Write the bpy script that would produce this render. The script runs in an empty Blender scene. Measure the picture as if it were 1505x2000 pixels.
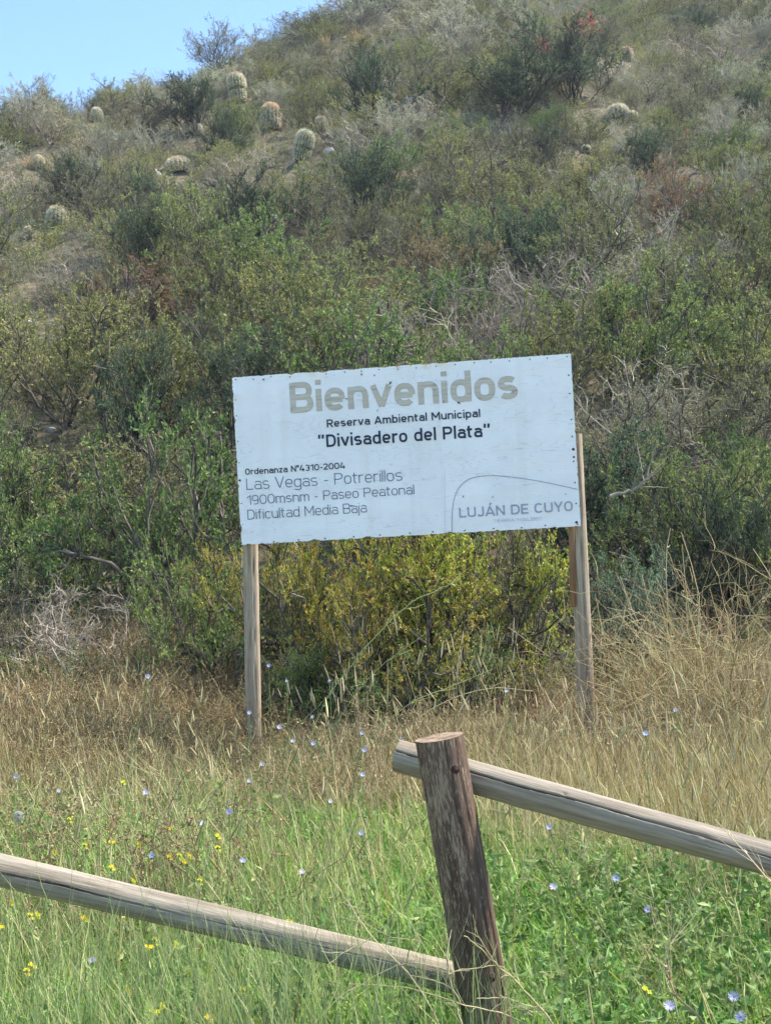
import bpy, math, random
import numpy as np
from mathutils import Matrix, Vector

S = bpy.context.scene
COL = S.collection
R_ = np.random.default_rng(7)
random.seed(7)
rad = math.radians

# ------------------------------------------------------------------ camera
F_PX = 2500.0            # focal length in photograph pixels (2000 tall)
EYE = np.array([0.0, 0.0, 1.6])
PITCH, ROLL = rad(1.83), rad(2.2)
cf = np.array([0.0, math.cos(PITCH), math.sin(PITCH)])
cr0 = np.array([1.0, 0.0, 0.0])
cu0 = np.cross(cr0, cf)
cr = cr0 * math.cos(ROLL) - cu0 * math.sin(ROLL)
cu = cu0 * math.cos(ROLL) + cr0 * math.sin(ROLL)
cam_d = bpy.data.cameras.new('camera')
cam = bpy.data.objects.new('camera', cam_d)
COL.objects.link(cam)
cam.matrix_world = Matrix(((cr[0], cu[0], -cf[0], EYE[0]), (cr[1], cu[1], -cf[1], EYE[1]),
                           (cr[2], cu[2], -cf[2], EYE[2]), (0, 0, 0, 1)))
cam_d.sensor_fit = 'VERTICAL'
cam_d.sensor_height = 36.0
cam_d.lens = 36.0 * F_PX / 2000.0
cam_d.clip_end = 3000
cam_d.clip_start = 0.05
S.camera = cam

# ------------------------------------------------------------------ light
SUN_EL, SUN_AZ = rad(52), rad(76)      # azimuth measured from +Y towards +X
world = bpy.data.worlds.new('World')
S.world = world
world.use_nodes = True
wn = world.node_tree
wn.nodes.clear()
wo = wn.nodes.new('ShaderNodeOutputWorld')
wb = wn.nodes.new('ShaderNodeBackground')
sky = wn.nodes.new('ShaderNodeTexSky')
sky.sky_type = 'NISHITA'
sky.sun_disc = False
sky.sun_elevation = SUN_EL
sky.sun_rotation = SUN_AZ
sky.altitude = 1900
sky.air_density = 1.0
sky.dust_density = 0.25
sky.ozone_density = 1.0
wb.inputs['Strength'].default_value = 0.15
hs = wn.nodes.new('ShaderNodeMix'); hs.data_type = 'RGBA'; hs.blend_type = 'MULTIPLY'; hs.inputs[0].default_value = 1.0
hs.inputs[7].default_value = (0.80, 0.91, 0.97, 1.0)      # clear cyan air of the photograph
wn.links.new(sky.outputs[0], hs.inputs[6])
wn.links.new(hs.outputs[2], wb.inputs[0])
wn.links.new(wb.outputs[0], wo.inputs[0])
sd = bpy.data.lights.new('sun', 'SUN')
sun = bpy.data.objects.new('sun', sd)
COL.objects.link(sun)
sd.energy = 4.0
sd.angle = rad(6)
sd.color = (1.0, 0.94, 0.86)
sv = Vector((math.sin(SUN_AZ) * math.cos(SUN_EL), math.cos(SUN_AZ) * math.cos(SUN_EL), math.sin(SUN_EL)))
sun.rotation_euler = sv.to_track_quat('Z', 'Y').to_euler()
sun.location = (10, 10, 30)
S.view_settings.view_transform = 'Standard'
S.view_settings.look = 'None'
S.view_settings.gamma = 1
S.view_settings.use_curve_mapping = False
S.view_settings.exposure = 1.42
S.cycles.debug_bvh_type = 'STATIC_BVH'
S.cycles.volume_bounces = 0
S.cycles.max_bounces = 4
S.cycles.diffuse_bounces = 3
S.cycles.transmission_bounces = 2
S.cycles.glossy_bounces = 2
S.cycles.use_adaptive_sampling = True
S.cycles.adaptive_threshold = 0.03

# ------------------------------------------------------------------ terrain function and placing helpers
def height(x, y):
    x = np.asarray(x, float); y = np.asarray(y, float)
    k = 1.6
    def ramp(t):
        t = t - 12.9 + 0.35 * np.sin(x * 0.35 + 1.0)
        return 0.62 * k * np.logaddexp(0, t / k)
    yc = np.clip(50.0 + 1.2 * x, 28, 80)
    a = ramp(y); b = ramp(yc) - 0.38 * (y - yc)
    h = -1.2 * np.logaddexp(-a / 1.2, -b / 1.2)
    m = np.clip((y - 12) / 10, 0, 1)
    bump = (0.35 * np.sin(x * 0.31 + y * 0.17) + 0.25 * np.sin(x * 0.53 - y * 0.41 + 2) +
            0.14 * np.sin(x * 1.3 + 1.1 * y) + 0.09 * np.sin(2.3 * x - 1.7 * y + 1))
    small = 0.035 * np.sin(x * 1.1 + 0.6) * np.sin(y * 0.9 + 0.4) + 0.015 * np.sin(3.1 * x + 2.2 * y)
    far = np.clip((y - 90) / 60, 0, 1)
    return np.maximum(h, -30) + m * bump * (1 - far) + small

def ray(px, py):
    v = cf * F_PX + cr * (px - 752.5) + cu * (1000 - py)
    return v / F_PX

def at(px, py, depth):
    return EYE + ray(px, py) * depth

def ground_at(px, py, dmin=2.0, dmax=90.0):
    v = ray(px, py)
    ds = np.arange(dmin, dmax, 0.05)
    P = EYE[None] + v[None] * ds[:, None]
    below = P[:, 2] < height(P[:, 0], P[:, 1])
    i = int(np.argmax(below)) if below.any() else len(ds) - 1
    p = P[i]
    return np.array([p[0], p[1], float(height(p[0], p[1]))])

def project(p):
    d = np.asarray(p) - EYE
    z = d @ cf
    return 752.5 + F_PX * (d @ cr) / z, 1000 - F_PX * (d @ cu) / z, z

# ------------------------------------------------------------------ object helpers
def tag(o, label=None, cat=None, group=None, kind=None):
    if label: o['label'] = label
    if cat: o['category'] = cat
    if group: o['group'] = group
    if kind: o['kind'] = kind
    return o

def empty(name, loc=(0, 0, 0), rz=0.0, sc=1.0):
    o = bpy.data.objects.new(name, None)
    COL.objects.link(o)
    o.location = [float(v) for v in loc]
    o.rotation_euler = (0, 0, rz)
    o.scale = (sc, sc, sc) if np.isscalar(sc) else sc
    o.empty_display_size = 0.1
    return o

def link(name, mesh, parent=None):
    o = bpy.data.objects.new(name, mesh)
    COL.objects.link(o)
    if parent is not None: o.parent = parent
    return o

class Geo:
    """collects vertices and faces of one mesh"""
    def __init__(self):
        self.v = []; self.q = []; self.t = []; self.n = 0
    def add(self, v, q=None, t=None):
        v = np.asarray(v, float).reshape(-1, 3)
        if q is not None and len(q): self.q.append(np.asarray(q, int).reshape(-1, 4) + self.n)
        if t is not None and len(t): self.t.append(np.asarray(t, int).reshape(-1, 3) + self.n)
        self.v.append(v); self.n += len(v)
        return self
    def mesh(self, name, mat, smooth=False):
        v = np.concatenate(self.v) if self.v else np.zeros((0, 3))
        q = np.concatenate(self.q) if self.q else np.zeros((0, 4), int)
        t = np.concatenate(self.t) if self.t else np.zeros((0, 3), int)
        me = bpy.data.meshes.new(name)
        me.vertices.add(len(v)); me.vertices.foreach_set('co', v.astype(np.float32).ravel())
        nl = q.size + t.size
        me.loops.add(nl)
        me.loops.foreach_set('vertex_index', np.concatenate([q.ravel(), t.ravel()]).astype(np.int32))
        me.polygons.add(len(q) + len(t))
        st = np.concatenate([np.arange(len(q)) * 4, q.size + np.arange(len(t)) * 3]).astype(np.int32)
        me.polygons.foreach_set('loop_start', st)
        if smooth:
            me.polygons.foreach_set('use_smooth', np.ones(len(q) + len(t), bool))
        me.update(calc_edges=True)
        if mat is not None: me.materials.append(mat)
        return me

def norm(v):
    return v / np.maximum(np.linalg.norm(v, axis=-1, keepdims=True), 1e-9)

def tubes(geo, P, Rr, sides=3):
    """P (N,k,3) polylines, Rr (N,k) radii -> closed-enough thin tubes"""
    N, k, _ = P.shape
    T = np.gradient(P, axis=1); T = norm(T)
    ref = np.where(np.abs(T[..., 2:3]) > 0.9, np.array([1.0, 0, 0]), np.array([0, 0, 1.0]))
    A = norm(np.cross(T, ref)); B = np.cross(T, A)
    ang = np.arange(sides) * 2 * math.pi / sides
    V = P[:, :, None] + Rr[:, :, None, None] * (A[:, :, None] * np.cos(ang)[None, None, :, None] + B[:, :, None] * np.sin(ang)[None, None, :, None])
    idx = np.arange(N * k * sides).reshape(N, k, sides)
    a = idx[:, :-1]; b = idx[:, 1:]
    q = np.stack([a, np.roll(a, -1, 2), np.roll(b, -1, 2), b], -1)
    geo.add(V, q.reshape(-1, 4))

def leaves(geo, pos, d, length, width, rng, fold=0.25):
    """diamond leaves: 4 points, two triangles folded along the midrib"""
    N = len(pos)
    d = norm(d)
    r = norm(rng.normal(size=(N, 3)))
    s = norm(np.cross(d, r)); n = np.cross(d, s)
    L = length[:, None]; W = width[:, None]
    a = pos; c = pos + d * L
    m = pos + d * L * 0.5
    b = m + s * W * 0.5 + n * W * fold; e = m - s * W * 0.5 + n * W * fold
    V = np.stack([a, b, c, e], 1)
    i = np.arange(N)[:, None] * 4
    geo.add(V, None, np.concatenate([i + [0, 1, 2], i + [0, 2, 3]]))

def blades(geo, base, az, lean, length, width, rng, k=4, droop=0.6):
    """curved grass blades"""
    N = len(base)
    t = np.linspace(0, 1, k)
    out = np.stack([np.cos(az), np.sin(az), np.zeros(N)], 1)
    th = lean[:, None] + droop * (rng.random(N)[:, None] + 0.3) * t[None] ** 1.5   # angle from vertical
    seg = length[:, None] / (k - 1)
    dx = np.cumsum(np.concatenate([np.zeros((N, 1)), np.sin(th[:, 1:]) * seg], 1), 1)
    dz = np.cumsum(np.concatenate([np.zeros((N, 1)), np.cos(th[:, 1:]) * seg], 1), 1)
    P = base[:, None] + out[:, None] * dx[..., None] + np.array([0, 0, 1.0]) * dz[..., None]
    tw = az + math.pi / 2 + rng.normal(size=N) * 0.5
    side = np.stack([np.cos(tw), np.sin(tw), np.zeros(N)], 1)
    w = width[:, None] * np.array([0.8, 1.0, 0.75, 0.06] if k == 4 else np.interp(t, [0, .3, .7, 1], [.8, 1, .7, .05]))
    V = np.stack([P - side[:, None] * w[..., None] / 2, P + side[:, None] * w[..., None] / 2], 2)
    idx = np.arange(N * k * 2).reshape(N, k, 2)
    q = np.stack([idx[:, :-1, 0], idx[:, :-1, 1], idx[:, 1:, 1], idx[:, 1:, 0]], -1)
    geo.add(V, q.reshape(-1, 4))
    return P

# ------------------------------------------------------------------ materials
def srgb(*c):
    c = np.array(c, float) / 255
    return tuple(np.where(c <= 0.04045, c / 12.92, ((c + 0.055) / 1.055) ** 2.4)) + (1.0,)

class NT:
    def __init__(self, name):
        self.m = bpy.data.materials.new(name); self.m.use_nodes = True
        self.t = self.m.node_tree; self.t.nodes.clear()
        self.out = self.n('ShaderNodeOutputMaterial')
    def n(self, typ, **kw):
        nd = self.t.nodes.new(typ)
        for k_, v_ in kw.items(): setattr(nd, k_, v_)
        return nd
    def l(self, a, b): self.t.links.new(a, b)
    def ramp(self, fac, stops, interp='LINEAR'):
        r = self.n('ShaderNodeValToRGB'); e = r.color_ramp.elements; r.color_ramp.interpolation = interp
        e[0].position, e[0].color = stops[0]; e[1].position, e[1].color = stops[-1]
        for p, c in stops[1:-1]:
            x = e.new(p); x.color = c
        self.l(fac, r.inputs[0]); return r.outputs[0]
    def math(self, op, a, b=None, clamp=False):
        m = self.n('ShaderNodeMath', operation=op); m.use_clamp = clamp
        for i, s in enumerate((a, b)):
            if s is None: continue
            if isinstance(s, (int, float)): m.inputs[i].default_value = s
            else: self.l(s, m.inputs[i])
        return m.outputs[0]
    def noise(self, scale, vec=None, detail=4, rough=0.55):
        n_ = self.n('ShaderNodeTexNoise'); n_.inputs['Scale'].default_value = scale
        n_.inputs['Detail'].default_value = detail; n_.inputs['Roughness'].default_value = rough
        if vec is not None: self.l(vec, n_.inputs['Vector'])
        return n_.outputs['Fac']
    def coords(self, sc=(1, 1, 1), kind='Object'):
        c = self.n('ShaderNodeTexCoord'); m = self.n('ShaderNodeMapping'); m.inputs['Scale'].default_value = sc
        self.l(c.outputs[kind], m.inputs[0]); return m.outputs[0]
    def mix(self, fac, a, b, typ='MIX'):
        m = self.n('ShaderNodeMix', data_type='RGBA', blend_type=typ)
        if isinstance(fac, (int, float)): m.inputs[0].default_value = fac
        else: self.l(fac, m.inputs[0])
        for s, i in ((a, 6), (b, 7)):
            if isinstance(s, tuple): m.inputs[i].default_value = s
            else: self.l(s, m.inputs[i])
        return m.outputs[2]
    def bsdf(self, col, rough=0.8, bump=None, bstr=0.3, bdist=0.01, spec=0.3):
        b = self.n('ShaderNodeBsdfPrincipled')
        if isinstance(col, tuple): b.inputs['Base Color'].default_value = col
        else: self.l(col, b.inputs['Base Color'])
        b.inputs['Roughness'].default_value = rough
        b.inputs['Specular IOR Level'].default_value = spec
        if bump is not None:
            bp = self.n('ShaderNodeBump'); bp.inputs['Strength'].default_value = bstr; bp.inputs['Distance'].default_value = bdist
            self.l(bump, bp.inputs['Height']); self.l(bp.outputs[0], b.inputs['Normal'])
        return b
    def done(self, sh):
        self.l(sh.outputs[0] if hasattr(sh, 'outputs') else sh, self.out.inputs[0]); return self.m

def foliage_mat(name, cols, translucent=0.3, objvar=0.42, rough=0.6):
    """leaf colour varies from leaf to leaf (loose piece) and from plant to plant"""
    t = NT(name)
    g = t.n('ShaderNodeNewGeometry'); oi = t.n('ShaderNodeObjectInfo')
    stops = [(i / (len(cols) - 1), srgb(*c)) for i, c in enumerate(cols)]
    c = t.ramp(g.outputs['Random Per Island'], stops)
    v = t.math('MULTIPLY_ADD', oi.outputs['Random'], objvar)
    v.node.inputs[2].default_value = 1 - objvar / 2
    hsv = t.n('ShaderNodeHueSaturation'); t.l(c, hsv.inputs['Color']); t.l(v, hsv.inputs['Value'])
    h = t.math('MULTIPLY_ADD', oi.outputs['Random'], 0.05); h.node.inputs[2].default_value = 0.475
    h2 = t.math('SINE', t.math('MULTIPLY', oi.outputs['Random'], 91.0))
    h3 = t.math('MULTIPLY_ADD', h2, 0.018); h3.node.inputs[2].default_value = 0.5
    t.l(h3, hsv.inputs['Hue'])
    cl = t.noise(3.2, t.coords(), 3, 0.6)
    cv = t.ramp(cl, [(0.32, (0.72, 0.74, 0.72, 1)), (0.68, (1.28, 1.24, 1.12, 1))])
    hsv = t.mix(1.0, hsv.outputs[0], cv, 'MULTIPLY').node
    b = t.bsdf(hsv.outputs[2], rough, spec=0.25)
    if translucent > 0:
        tr = t.n('ShaderNodeBsdfTranslucent'); t.l(hsv.outputs[2], tr.inputs[0])
        mx = t.n('ShaderNodeMixShader'); mx.inputs[0].default_value = translucent
        t.l(b.outputs[0], mx.inputs[1]); t.l(tr.outputs[0], mx.inputs[2])
        return t.done(mx)
    return t.done(b)

def plain_mat(name, c1, c2=None, scale=8, rough=0.8, bstr=0.3, bdist=0.005, sc=(1, 1, 1), spec=0.3):
    t = NT(name); v = t.coords(sc)
    f = t.noise(scale, v, 5)
    c = t.ramp(f, [(0.3, srgb(*c1)), (0.7, srgb(*(c2 or c1)))])
    return t.done(t.bsdf(c, rough, f, bstr, bdist, spec))

def ground_mat():
    t = NT('soil'); v = t.coords()
    a = t.noise(0.5, v, 6); b = t.noise(6, v, 8, 0.65); c = t.noise(40, v, 3)
    col = t.ramp(b, [(0.3, srgb(84, 76, 62)), (0.5, srgb(120, 110, 92)), (0.7, srgb(168, 158, 138))])
    col2 = t.ramp(b, [(0.3, srgb(70, 66, 45)), (0.7, srgb(116, 104, 74))])
    col = t.mix(t.math('MULTIPLY', a, 0.8), col, col2)
    h = t.math('ADD', b, t.math('MULTIPLY', c, 0.3))
    return t.done(t.bsdf(col, 0.95, h, 0.8, 0.05, 0.1))

def wood_mat(name, dark, mid, light, brown=None, amount=0.3, patch=None, axis_scale=(34, 34, 2.6)):
    """weathered round timber, grain along local Z"""
    t = NT(name); v = t.coords(axis_scale); v2 = t.coords((5, 5, 1.2)); v3 = t.coords((90, 90, 2.5))
    g = t.noise(1.0, v, 6, 0.7); p = t.noise(1.0, v2, 4); fine = t.noise(1.0, v3, 3, 0.6)
    f = t.math('ADD', t.math('MULTIPLY', g, 0.6), t.math('MULTIPLY', fine, 0.4))
    col = t.ramp(f, [(0.30, srgb(*dark)), (0.46, srgb(*mid)), (0.66, srgb(*light))])
    if brown:
        col = t.mix(t.math('MULTIPLY', t.ramp(p, [(0.45, (0, 0, 0, 1)), (0.7, (1, 1, 1, 1))]), amount), col, srgb(*brown))
    if patch:
        v4 = t.coords((150, 150, 26)); pn = t.noise(1.0, v4, 7, 0.75)
        big = t.noise(1.0, t.coords((6, 6, 2.0)), 3)
        m = t.ramp(t.math('ADD', t.math('MULTIPLY', pn, 0.7), t.math('MULTIPLY', big, 0.42)), [(0.57, (0, 0, 0, 1)), (0.63, (1, 1, 1, 1))])
        col = t.mix(t.math('MULTIPLY', m, 0.75), col, srgb(*patch))
    return t.done(t.bsdf(col, 0.85, f, 0.9, 0.006, 0.2))

M = {}
M['soil'] = ground_mat()
M['rail'] = wood_mat('weathered_grey_wood', (80, 71, 59), (134, 123, 106), (178, 167, 148), (134, 114, 86), 0.5)
M['post'] = wood_mat('dark_brown_wood', (48, 36, 30), (84, 66, 55), (118, 98, 82), (70, 48, 40), 0.6, patch=(158, 140, 114))
M['signpost'] = wood_mat('tan_grey_wood', (100, 84, 66), (158, 140, 116), (190, 176, 154), (140, 112, 84), 0.5)
M['endgrain'] = plain_mat('cut_wood_end', (104, 84, 66), (168, 146, 122), 30, 0.9, 0.6)
M['batten'] = plain_mat('brown_batten_wood', (120, 92, 66), (160, 126, 94), 6, 0.85, 0.4, sc=(20, 20, 1))
M['rust'] = plain_mat('rusted_steel', (38, 24, 20), (82, 50, 40), 60, 0.7, 0.4)
M['bark'] = foliage_mat('twig_bark', [(64, 58, 55), (92, 86, 80), (124, 116, 106)], 0, 0.3, 0.9)
M['bark_grey'] = foliage_mat('grey_twig', [(124, 116, 108), (160, 150, 138), (186, 174, 158)], 0, 0.3, 0.9)
M['bark_dark'] = foliage_mat('dark_twig', [(48, 42, 40), (70, 62, 58), (92, 82, 74)], 0, 0.3, 0.9)
M['olive'] = foliage_mat('olive_leaf', [(98, 108, 62), (128, 136, 76), (156, 160, 94), (190, 190, 122)])
M['dull'] = foliage_mat('dull_olive_leaf', [(98, 104, 72), (124, 128, 90), (150, 150, 110), (178, 172, 132)])
M['green'] = foliage_mat('fresh_green_leaf', [(80, 106, 56), (106, 132, 68), (136, 156, 84), (168, 180, 106)])
M['dark'] = foliage_mat('dark_green_leaf', [(58, 76, 58), (76, 96, 70), (98, 116, 84), (122, 136, 100)])
M['teal'] = foliage_mat('blue_green_leaf', [(76, 106, 84), (98, 130, 100), (124, 152, 118), (144, 166, 132)])
M['silver'] = foliage_mat('silver_green_leaf', [(120, 130, 108), (148, 156, 132), (172, 174, 150), (196, 194, 170)])
M['yellow'] = foliage_mat('yellow_green_leaf', [(124, 148, 58), (154, 174, 66), (182, 192, 80), (202, 200, 92), (208, 190, 88), (206, 152, 78)])
M['rustleaf'] = foliage_mat('rust_tinted_leaf', [(114, 108, 74), (142, 126, 86), (166, 136, 98), (182, 136, 102)])
M['red'] = foliage_mat('red_orange_leaf', [(150, 92, 72), (176, 112, 84), (164, 100, 80)])
M['grass'] = foliage_mat('green_grass_blade', [(84, 138, 42), (112, 164, 56), (144, 184, 80), (182, 200, 114)], 0.35)
M['grassgrey'] = foliage_mat('grey_green_stem', [(122, 144, 84), (148, 166, 104), (172, 180, 124), (192, 190, 140)], 0.3)
M['leafy'] = foliage_mat('leafy_weed', [(84, 124, 58), (108, 140, 72), (134, 156, 92), (160, 174, 120)], 0.3)
M['straw'] = foliage_mat('straw', [(146, 130, 86), (172, 154, 108), (196, 180, 136), (214, 202, 162)], 0.25)
M['head'] = foliage_mat('seed_head', [(168, 150, 110), (188, 170, 130), (204, 188, 150)], 0.25)
M['brown'] = foliage_mat('brown_dead_weed', [(112, 94, 68), (142, 122, 88), (166, 146, 108), (184, 168, 126)], 0.15)
M['pale'] = foliage_mat('bleached_stem', [(176, 160, 124), (196, 180, 144), (210, 196, 162)], 0.1)
M['stem'] = foliage_mat('green_flower_stem', [(92, 112, 66), (116, 134, 80), (140, 150, 98)], 0.1)
M['chicory'] = foliage_mat('chicory_petal', [(166, 168, 216), (186, 186, 226), (206, 206, 236)], 0.4, 0.1)
M['chicory_pale'] = foliage_mat('pale_chicory_petal', [(196, 190, 224), (214, 208, 232), (226, 222, 238)], 0.4, 0.1)
M['down'] = foliage_mat('dandelion_down', [(214, 212, 200), (232, 230, 220)], 0.3, 0.0)
M['mustard'] = foliage_mat('yellow_petal', [(232, 214, 30), (240, 226, 50), (246, 234, 80)], 0.4, 0.1)
M['spine_w'] = foliage_mat('pale_cactus_spine', [(206, 200, 180), (228, 222, 204), (242, 236, 220)], 0.3, 0.1)
M['spine_o'] = foliage_mat('orange_cactus_spine', [(186, 128, 84), (206, 156, 110), (220, 184, 140)], 0.3, 0.1)
M['cactus'] = plain_mat('cactus_skin', (92, 94, 62), (118, 116, 76), 10)
M['rock'] = plain_mat('grey_rock', (104, 102, 102), (158, 154, 150), 4, 0.9, 0.9, 0.03)
M['rock_pale'] = plain_mat('pale_rock', (160, 152, 144), (200, 194, 186), 4, 0.9, 0.9, 0.03)

# ------------------------------------------------------------------ terrain
def build_terrain():
    def axis(lo, hi, step, far_lo, far_hi):
        c = list(np.arange(lo, hi + 1e-6, step))
        s = step; x = hi
        while x < far_hi: s *= 1.25; x += s; c.append(x)
        s = step; x = lo; pre = []
        while x > far_lo: s *= 1.25; x -= s; pre.append(x)
        return np.array(pre[::-1] + c)
    xs = np.clip(axis(-26, 34, 0.35, -220, 220), -221, 221); ys = np.clip(axis(-2, 84, 0.35, -60, 300), -61, 301)
    X, Y = np.meshgrid(xs, ys)
    Z = height(X, Y)
    V = np.stack([X, Y, Z], -1)
    idx = np.arange(X.size).reshape(X.shape)
    q = np.stack([idx[:-1, :-1], idx[:-1, 1:], idx[1:, 1:], idx[1:, :-1]], -1)
    g = Geo(); g.add(V, q.reshape(-1, 4))
    o = link('ground', g.mesh('ground', M['soil'], True))
    tag(o, 'dry pale soil of the meadow and the steep shrub covered hillside', kind='structure')
build_terrain()

# ------------------------------------------------------------------ sign
W_, H_ = 2.44, 1.22
TL, TR, BR, BL = at(454, 737, 9.30), at(1119, 690, 9.02), at(1133, 1028, 9.02), at(467, 1065, 9.30)
ctr = (TL + TR + BR + BL) / 4
su = norm((TR - TL) + (BR - BL)); svv = (TL - BL) + (TR - BR); sn = norm(np.cross(su, svv)); svv = np.cross(sn, su)
if sn[1] > 0: sn = -sn
so = ctr - su * W_ / 2 - svv * H_ / 2            # bottom-left corner
sign = empty('welcome_sign')
# local frame: X right along the board, Y away from the viewer, Z up the board; origin under the board's middle on the ground
base = ctr.copy(); base[2] = float(height(ctr[0], ctr[1]))
yaw = math.atan2(su[1], su[0])
sign.location = [float(v) for v in base]; sign.rotation_euler = (0, 0, yaw)
Msign = Matrix.Translation(Vector(base)) @ Matrix.Rotation(yaw, 4, 'Z')
Mboard = Matrix(((su[0], -sn[0], svv[0], so[0]), (su[1], -sn[1], svv[1], so[1]), (su[2], -sn[2], svv[2], so[2]), (0, 0, 0, 1)))
tag(sign, 'white welcome board with peeling print nailed on two round timber posts', 'sign')

def board_child(name, mesh, parent=None):
    o = link(name, mesh, parent or sign)
    if parent is None:
        o.matrix_parent_inverse = Matrix.Identity(4)
        o.matrix_basis = Msign.inverted() @ Mboard
    return o

def box_geo(g, x0, x1, y0, y1, z0, z1):
    v = [(x, y, z) for x in (x0, x1) for y in (y0, y1) for z in (z0, z1)]
    g.add(v, [(0, 1, 3, 2), (4, 6, 7, 5), (0, 4, 5, 1), (2, 3, 7, 6), (0, 2, 6, 4), (1, 5, 7, 3)])

M['ply'] = plain_mat('weathered_plywood', (112, 98, 84), (158, 146, 130), 3, 0.9, 0.4, sc=(2, 10, 30))
g = Geo(); box_geo(g, 0.003, W_ - 0.003, 0, 0.015, 0.003, H_ - 0.003)
board = board_child('board', g.mesh('board', M['ply']))
g = Geo()
for z0 in (0.03, 0.58, 1.13):
    box_geo(g, 0.08, W_ - 0.08, 0.016, 0.056, z0, z0 + 0.06)
board_child('frame', g.mesh('frame', M['batten']))

def vinyl_mat():
    t = NT('white_vinyl_print')
    v = t.coords((1.2, 1, 14)); w = t.coords((0.55, 1, 5.0)); s = t.coords((3, 3, 3))
    a = t.noise(3.0, v, 5, 0.6)
    # thin sagging creases that run along the board
    n2 = t.noise(1.6, w, 3, 0.5)
    cr_ = t.math('ABSOLUTE', t.math('SUBTRACT', t.math('FRACT', t.math('MULTIPLY', n2, 26.0)), 0.5))
    crease = t.ramp(cr_, [(0.0, (0, 0, 0, 1)), (0.09, (1, 1, 1, 1))])
    brk = t.ramp(t.noise(2.2, t.coords((1, 1, 3)), 3), [(0.42, (1, 1, 1, 1)), (0.56, (0, 0, 0, 1))])
    crease = t.mix(brk, crease, (1, 1, 1, 1), 'MIX')
    dirt = t.ramp(t.noise(2.0, t.coords((1, 1, 1)), 6, 0.65), [(0.35, srgb(232, 230, 226)), (0.65, srgb(243, 241, 237))])
    col = t.mix(0.22, dirt, crease, 'MULTIPLY')  # shading of the creases also painted into the colour as thin dark lines
    runs = t.ramp(t.noise(1.0, t.coords((9, 1, 0.7)), 5, 0.6), [(0.52, (1, 1, 1, 1)), (0.72, (0.80, 0.77, 0.70, 1))])
    col = t.mix(0.3, col, runs, 'MULTIPLY')
    spots_ = t.ramp(t.noise(34.0, t.coords(), 4, 0.7), [(0.66, (1, 1, 1, 1)), (0.74, (0.62, 0.58, 0.5, 1))])
    col = t.mix(0.6, col, spots_, 'MULTIPLY')
    h = t.math('ADD', t.math('MULTIPLY', a, 0.25), crease)
    b = t.bsdf(col, 0.45, h, 0.28, 0.003, 0.4)
    return t.done(b)
M['vinyl'] = vinyl_mat()

rs = np.random.default_rng(3)
def edge_notch(n, spots, base_amp=0.0015):
    """inward bite of the sheet's edge at n places, spots = (position 0..1, half width, depth)"""
    u = np.linspace(0, 1, n)
    d = base_amp * np.abs(rs.normal(size=n))
    for p, hw, dp in spots:
        d = np.maximum(d, dp * np.clip(1 - np.abs(u - p) / hw, 0, 1) ** 0.8 * (0.75 + 0.5 * rs.random(n)))
    return d
nx, nz = 306, 154
xs = np.linspace(0, W_, nx); zs = np.linspace(0, H_, nz)
top = edge_notch(nx, [(0.18, .012, .012), (0.245, .03, .009), (0.275, .02, .014), (0.365, .02, .010), (0.455, .018, .011), (0.495, .01, .014), (0.535, .006, .010), (0.58, .018, .014), (0.63, .02, .012), (0.09, .01, .006)])
bot = edge_notch(nx, [(p + rs.normal() * .01, .008, .004 + .005 * rs.random()) for p in np.linspace(0.02, 0.98, 19)] + [(0.22, .02, .014), (0.38, .02, .014), (0.62, .025, .012)])
lef = edge_notch(nz, [(0.9, .03, .010), (0.74, .02, .012), (0.5, .02, .006), (0.35, .015, .008), (0.1, .03, .014)])
rig = edge_notch(nz, [(0.85, .015, .005), (0.55, .012, .006), (0.3, .015, .007), (0.12, .01, .005)])
X, Z = np.meshgrid(xs, zs)
X2 = X.copy(); Z2 = Z.copy()
def fall(d): return np.exp(-d / 0.02)
Z2 -= top[None, :] * fall(H_ - Z); Z2 += bot[None, :] * fall(Z)
X2 += lef[:, None] * fall(X); X2 -= rig[:, None] * fall(W_ - X)
sag = 0.0007 * np.sin(X * 2.1 + 9 * Z) + 0.0007 * np.sin(38 * Z + 3 * np.sin(X * 1.7))
lift = np.zeros_like(X)
for (p, q, rr, a) in ((0.245, H_, .05, .012), (0.5, H_, .03, .01), (0.58, H_, .04, .012), (0.63, H_, .05, .01), (0.0, 1.1, .05, .012), (0.0, 0.12, .05, .010)):
    cx_ = p * W_
    lift += a * np.exp(-(((X - cx_) / rr) ** 2 + ((Z - q) / (rr * .6)) ** 2))
V = np.stack([X2, -0.0035 + sag - lift, Z2], -1)
idx = np.arange(nx * nz).reshape(nz, nx)
g = Geo(); g.add(V, np.stack([idx[:-1, :-1], idx[:-1, 1:], idx[1:, 1:], idx[1:, :-1]], -1).reshape(-1, 4))
sheet = board_child('printed_sheet', g.mesh('printed_sheet', M['vinyl'], True))

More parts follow.
